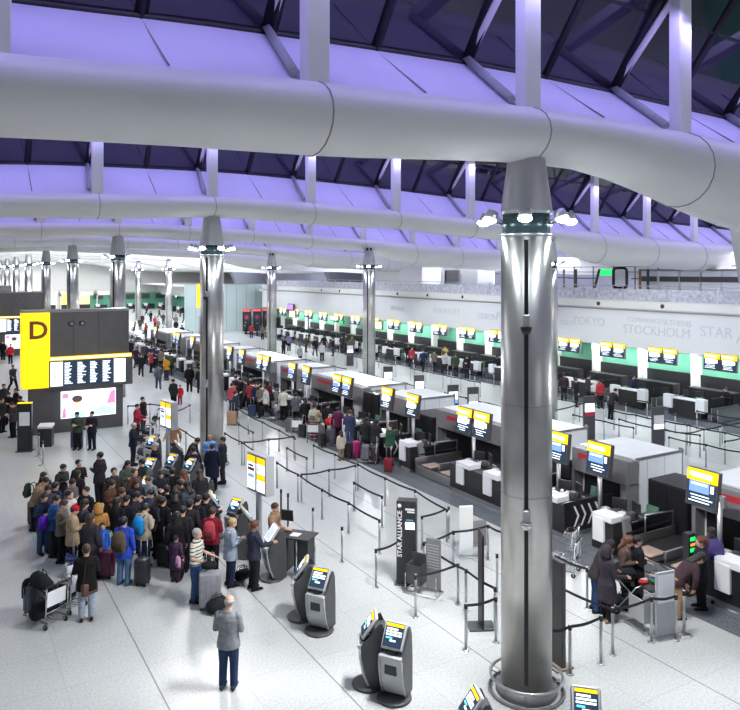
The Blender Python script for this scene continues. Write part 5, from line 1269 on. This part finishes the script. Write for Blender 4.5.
# red topped machines in front of the teal wall
for i, px in enumerate((247, 257.5, 267)):
    x = (px-370)/FPX; Yq = 92.; X = Yq*(x*VD[1]-VR[1])/(VR[0]-x*VD[0])
    t = thing('ticket_machine', 'red topped dark machine at the teal wall, %s from the left' % ORD[i], 'ticket machine', (X, Yq, 0), heading(0))
    b = B(); b.bx(-.55,.55,-.3,.3,0,3.0,M_BLACK,.03); b.build('cabinet', t); b = B(); b.bx(-.5,.5,-.33,-.3,2.7,2.95,mat('red_lit',(.8,.05,.05),.5,emit=(.95,.08,.1),es=1.)); b.build('red_top', t); b = B(); b.bx(-.4,.4,-.33,-.3,1.4,2.4,M_NLIT); b.ball((0,-.33,1.9),(.25,.01,.3),M_RED,12,6); b.build('screen', t)
# wall signs and lit kiosks near the corner of the fascia
def wall_sign(px, py, w, h, m, lab, X=37.2, cat='sign', name='wall_sign'):
    y = YX(px, X); Z = VD[0]*X+VD[1]*y; z = CAMZ-(py-HOR)*Z/FPX
    s = Z/FPX; b = B(); b.bx(-.1,.1,-w*s*.9,w*s*.9,-h*s/2,h*s/2,M_DARK,.01); b.bx(-.12,-.1,-w*s*.8,w*s*.8,-h*s*.42,h*s*.42,m)
    o = b.build(name); o.location = (X, y, z); return tag(o, lab, cat)
wall_sign(291, 307, 8, 6, mat('violet_lit',(.3,.1,.8),.5,emit=(.45,.25,.95),es=1.), 'violet and pink lit shop sign at the far end of the white fascia')
wall_sign(293, 314, 8, 7, M_YELW, 'warm yellow lit sign under the violet one at the corner')
wall_sign(335, 318, 10, 4, M_YELW, 'long yellow lit direction sign left of the second row column')
wall_sign(342, 322, 4, 3, M_GREEN, 'green emergency exit sign under the long yellow direction sign')
wall_sign(378, 325, 10, 8, M_YELW, 'large pale yellow lit sign right of the second row column')
wall_sign(307, 323, 3, 14, M_WLIT, 'tall pale lit screen at the end of the green wall')
# mezzanine items
def mezz(px, X): return (X, YX(px, X), 5.6)
t = thing('rounded_screen', 'rounded dark freestanding screen on the upper floor right of the green exit sign', 'screen', mezz(620, 39.2), heading(10))
b = B(); b.tube([(sx*.20+.22*math.cos(an), 0, 2.0+sz*.45+.22*math.sin(an)) for sx, sz, a0 in ((1,1,0),(-1,1,90),(-1,-1,180),(1,-1,270)) for an in (R(a0), R(a0+30), R(a0+60), R(a0+90))], .11, M_FRAME, 8, closed=True); b.build('frame', t); b = B(); b.box((0,-.03,2.0),(.72,.05,1.2),M_WHITEP,None,.01); b.build('screen', t); b = B(); b.cyl((0,0,0),.06,1.4,M_ALU,8); b.build('post', t)
t = thing('exit_sign', 'green lit exit sign hanging over the upper floor', 'exit sign', mezz(609, 42), heading(0)); b = B(); b.bx(-.8,.8,-.05,.05,2.15,2.6,M_GREEN,.02); b.build('panel', t); b = B(); b.bx(-.7,-.65,-.02,.02,0,2.15,M_ALU); b.bx(.65,.7,-.02,.02,0,2.15,M_ALU); b.build('bracket', t)
for i, px in enumerate(range(652, 745, 21)):
    t = thing('display_counter', 'pale upper floor counter with dark shelf, %s from the left' % ORD[i], 'counter', mezz(px, 42.5))
    b = B(); b.bx(-.4,.4,-.7,.7,0,2.5,M_WHITEP,.05); b.build('body', t); b = B(); b.bx(-.5,-.4,-.7,.7,1.75,2.1,M_DARK); b.bx(-.5,.4,-.72,.72,2.5,2.58,M_GREYP); b.build('shelf', t)
for i, (px, X) in enumerate(((576,41),(590,41),(640,41),(564,43),(648,41.5))):
    t = thing('steel_frame_post', ['dark','slanted dark','orange brown','thin grey','second orange brown'][i]+' post of the upper floor scaffold frame right of the column', 'post', mezz(px, X))
    b = B(); b.tube([(0,0,0),(0,(-.9 if i == 1 else 0),2.6)], .10, [M_DARK,M_DARK,mat('ochre_wood',(.35,.17,.05),.5,noise=.1),M_GREYP,M_DARK][i], 6); b.build('post', t)
    b = B(); b.bx(-.04,.04,-.7,.7,1.9,1.98,M_DARK); b.build('cross_bar', t)
t = thing('upper_guard_rail', 'dark guard rail running along the upper floor behind the balustrade', 'railing', (44.2, 20, 5.6))
b = B()
for z in (2.4, 2.8): b.tube([(0,2,z),(0,30,z)], .03, M_DARK, 5)
b.build('rail', t)
for i in range(15): b = B(); b.bx(-.03,.03,2+i*2-.03,2+i*2+.03,0,2.85,M_DARK); b.build('baluster', t)
for i, px in enumerate((440, 452, 470, 486)):
    t = thing('hanging_panel', 'pale upper floor panel left of the nearest column, %s from the left' % ORD[i], 'panel', mezz(px, 46))
    b = B(); b.bx(-.1,.1,-1.2,1.2,1.2,2.6,[M_WHITEP,M_DARK,M_LGREY,M_WHITEP][i],.02); b.build('board', t); b = B(); b.bx(-.05,.05,-1.1,-1.0,0,1.2,M_ALU); b.bx(-.05,.05,1.0,1.1,0,1.2,M_ALU); b.build('legs', t)
WORLD=.28; KEY=4100; KEY2=4300; PURP=135; HALL=90; HALL2=190; EXPO=.33
# ================================================================== LIGHT
w = bpy.data.worlds.new('world'); SC.world = w; w.use_nodes = True
w.node_tree.nodes['Background'].inputs['Color'].default_value = (.84,.90,1.0,1); w.node_tree.nodes['Background'].inputs['Strength'].default_value = WORLD
def light(kind, name, loc, e, col, rot=(0,0,0), **kw):
    l = bpy.data.lights.new(name, kind); l.energy = e; l.color = col
    for k, v in kw.items(): setattr(l, k, v)
    o = bpy.data.objects.new(name, l); COL.objects.link(o); o.location = loc; o.rotation_euler = rot; return o
# floodlight clusters on the columns, aimed down and outwards
for i, y in enumerate(COLY):
    n = 6 if i < 3 else 4
    for j in range(n):
        a = 2*PI*j/n+R(28)   # one lamp of the ring looks straight at the open floor on the left
        light('SPOT', 'column_floodlight', (9.6+math.cos(a)*1.02, y+math.sin(a)*1.02, 8.72), (KEY*(1.9 if i == 0 else 1.)*(1.35 if i == 0 and j in (1,2,3) else 1.))/n, (1.,.975,.95), (0, -R(42), a), shadow_soft_size=.09, spot_size=R(100), spot_blend=.35)
for i, y in enumerate(COLY[:8]):
    n = 4
    for j in range(n):
        a = 2*PI*j/n; light('SPOT', 'column_floodlight', (27.7+math.cos(a)*1.02, y-1+math.sin(a)*1.02, 8.2), KEY2/n, (.97,1.,.99), (0, -R(42), a), shadow_soft_size=.10, spot_size=R(104), spot_blend=.35)
# linear violet strips between the roof posts, washing the panels
for k, yk in enumerate(YC[:7]):
    for x0 in (-4, 8, 20, 32, 44):
        h = CAMZ+hx(x0); sl = math.atan2(hx(x0+5)-hx(x0-5), 10)
        light('AREA', 'violet_uplight', (x0, yk-.45, h+2.5), PURP, (.43,.38,1.0), (R(35), 0, 0), shape='RECTANGLE', size=11.8, size_y=.3)
# fill lights added to brighten the green wall and the upper floor
for y in (28, 44, 60, 78): light('AREA', 'soffit_fill', (37.8, y, 3.18), 420, (.95,1.,.95), (0,0,0), shape='RECTANGLE', size=.5, size_y=14)
for y in (20, 50, 80, 120): light('AREA', 'upper_floor_fill', (47, y, 9.3), 1500, (.86,.88,1.), (0,0,0), shape='RECTANGLE', size=6, size_y=24)
# unseen fill panels added under the roof to brighten the hall
for (x, y) in ((-2,-6),(14,-4),(28,0)): light('AREA', 'hall_fill', (x, y, 12.5), HALL, (.95,.98,1.), (R(25),0,0), shape='RECTANGLE', size=9, size_y=5)
for (x, y) in ((19,19.7),(19,38.5),(19,57.3),(31,19.7),(31,38.5),(31,57.3),(19,76.1),(3,57.3),(3,38.5),(3,19.7),(31,76.1)): light('AREA', 'roof_fill', (x, y, 11.8), HALL2, (.95,.99,1.), (0,0,0), shape='RECTANGLE', size=9, size_y=4)
for (x, y) in ((20,95),(34,99),(10,95),(12,113.5),(30,113.5),(12,132),(30,132),(16,151),(34,151)): light('AREA', 'roof_fill', (x, y, 11.3), 1100, (.98,1.,1.), (R(20),0,0), shape='RECTANGLE', size=10, size_y=6)  # more added fill, brightening the far end of the hall
SC.view_settings.view_transform = 'Standard'; SC.view_settings.look = 'None'; SC.view_settings.gamma = 1; SC.view_settings.exposure = EXPO
SC.view_settings.use_curve_mapping = False
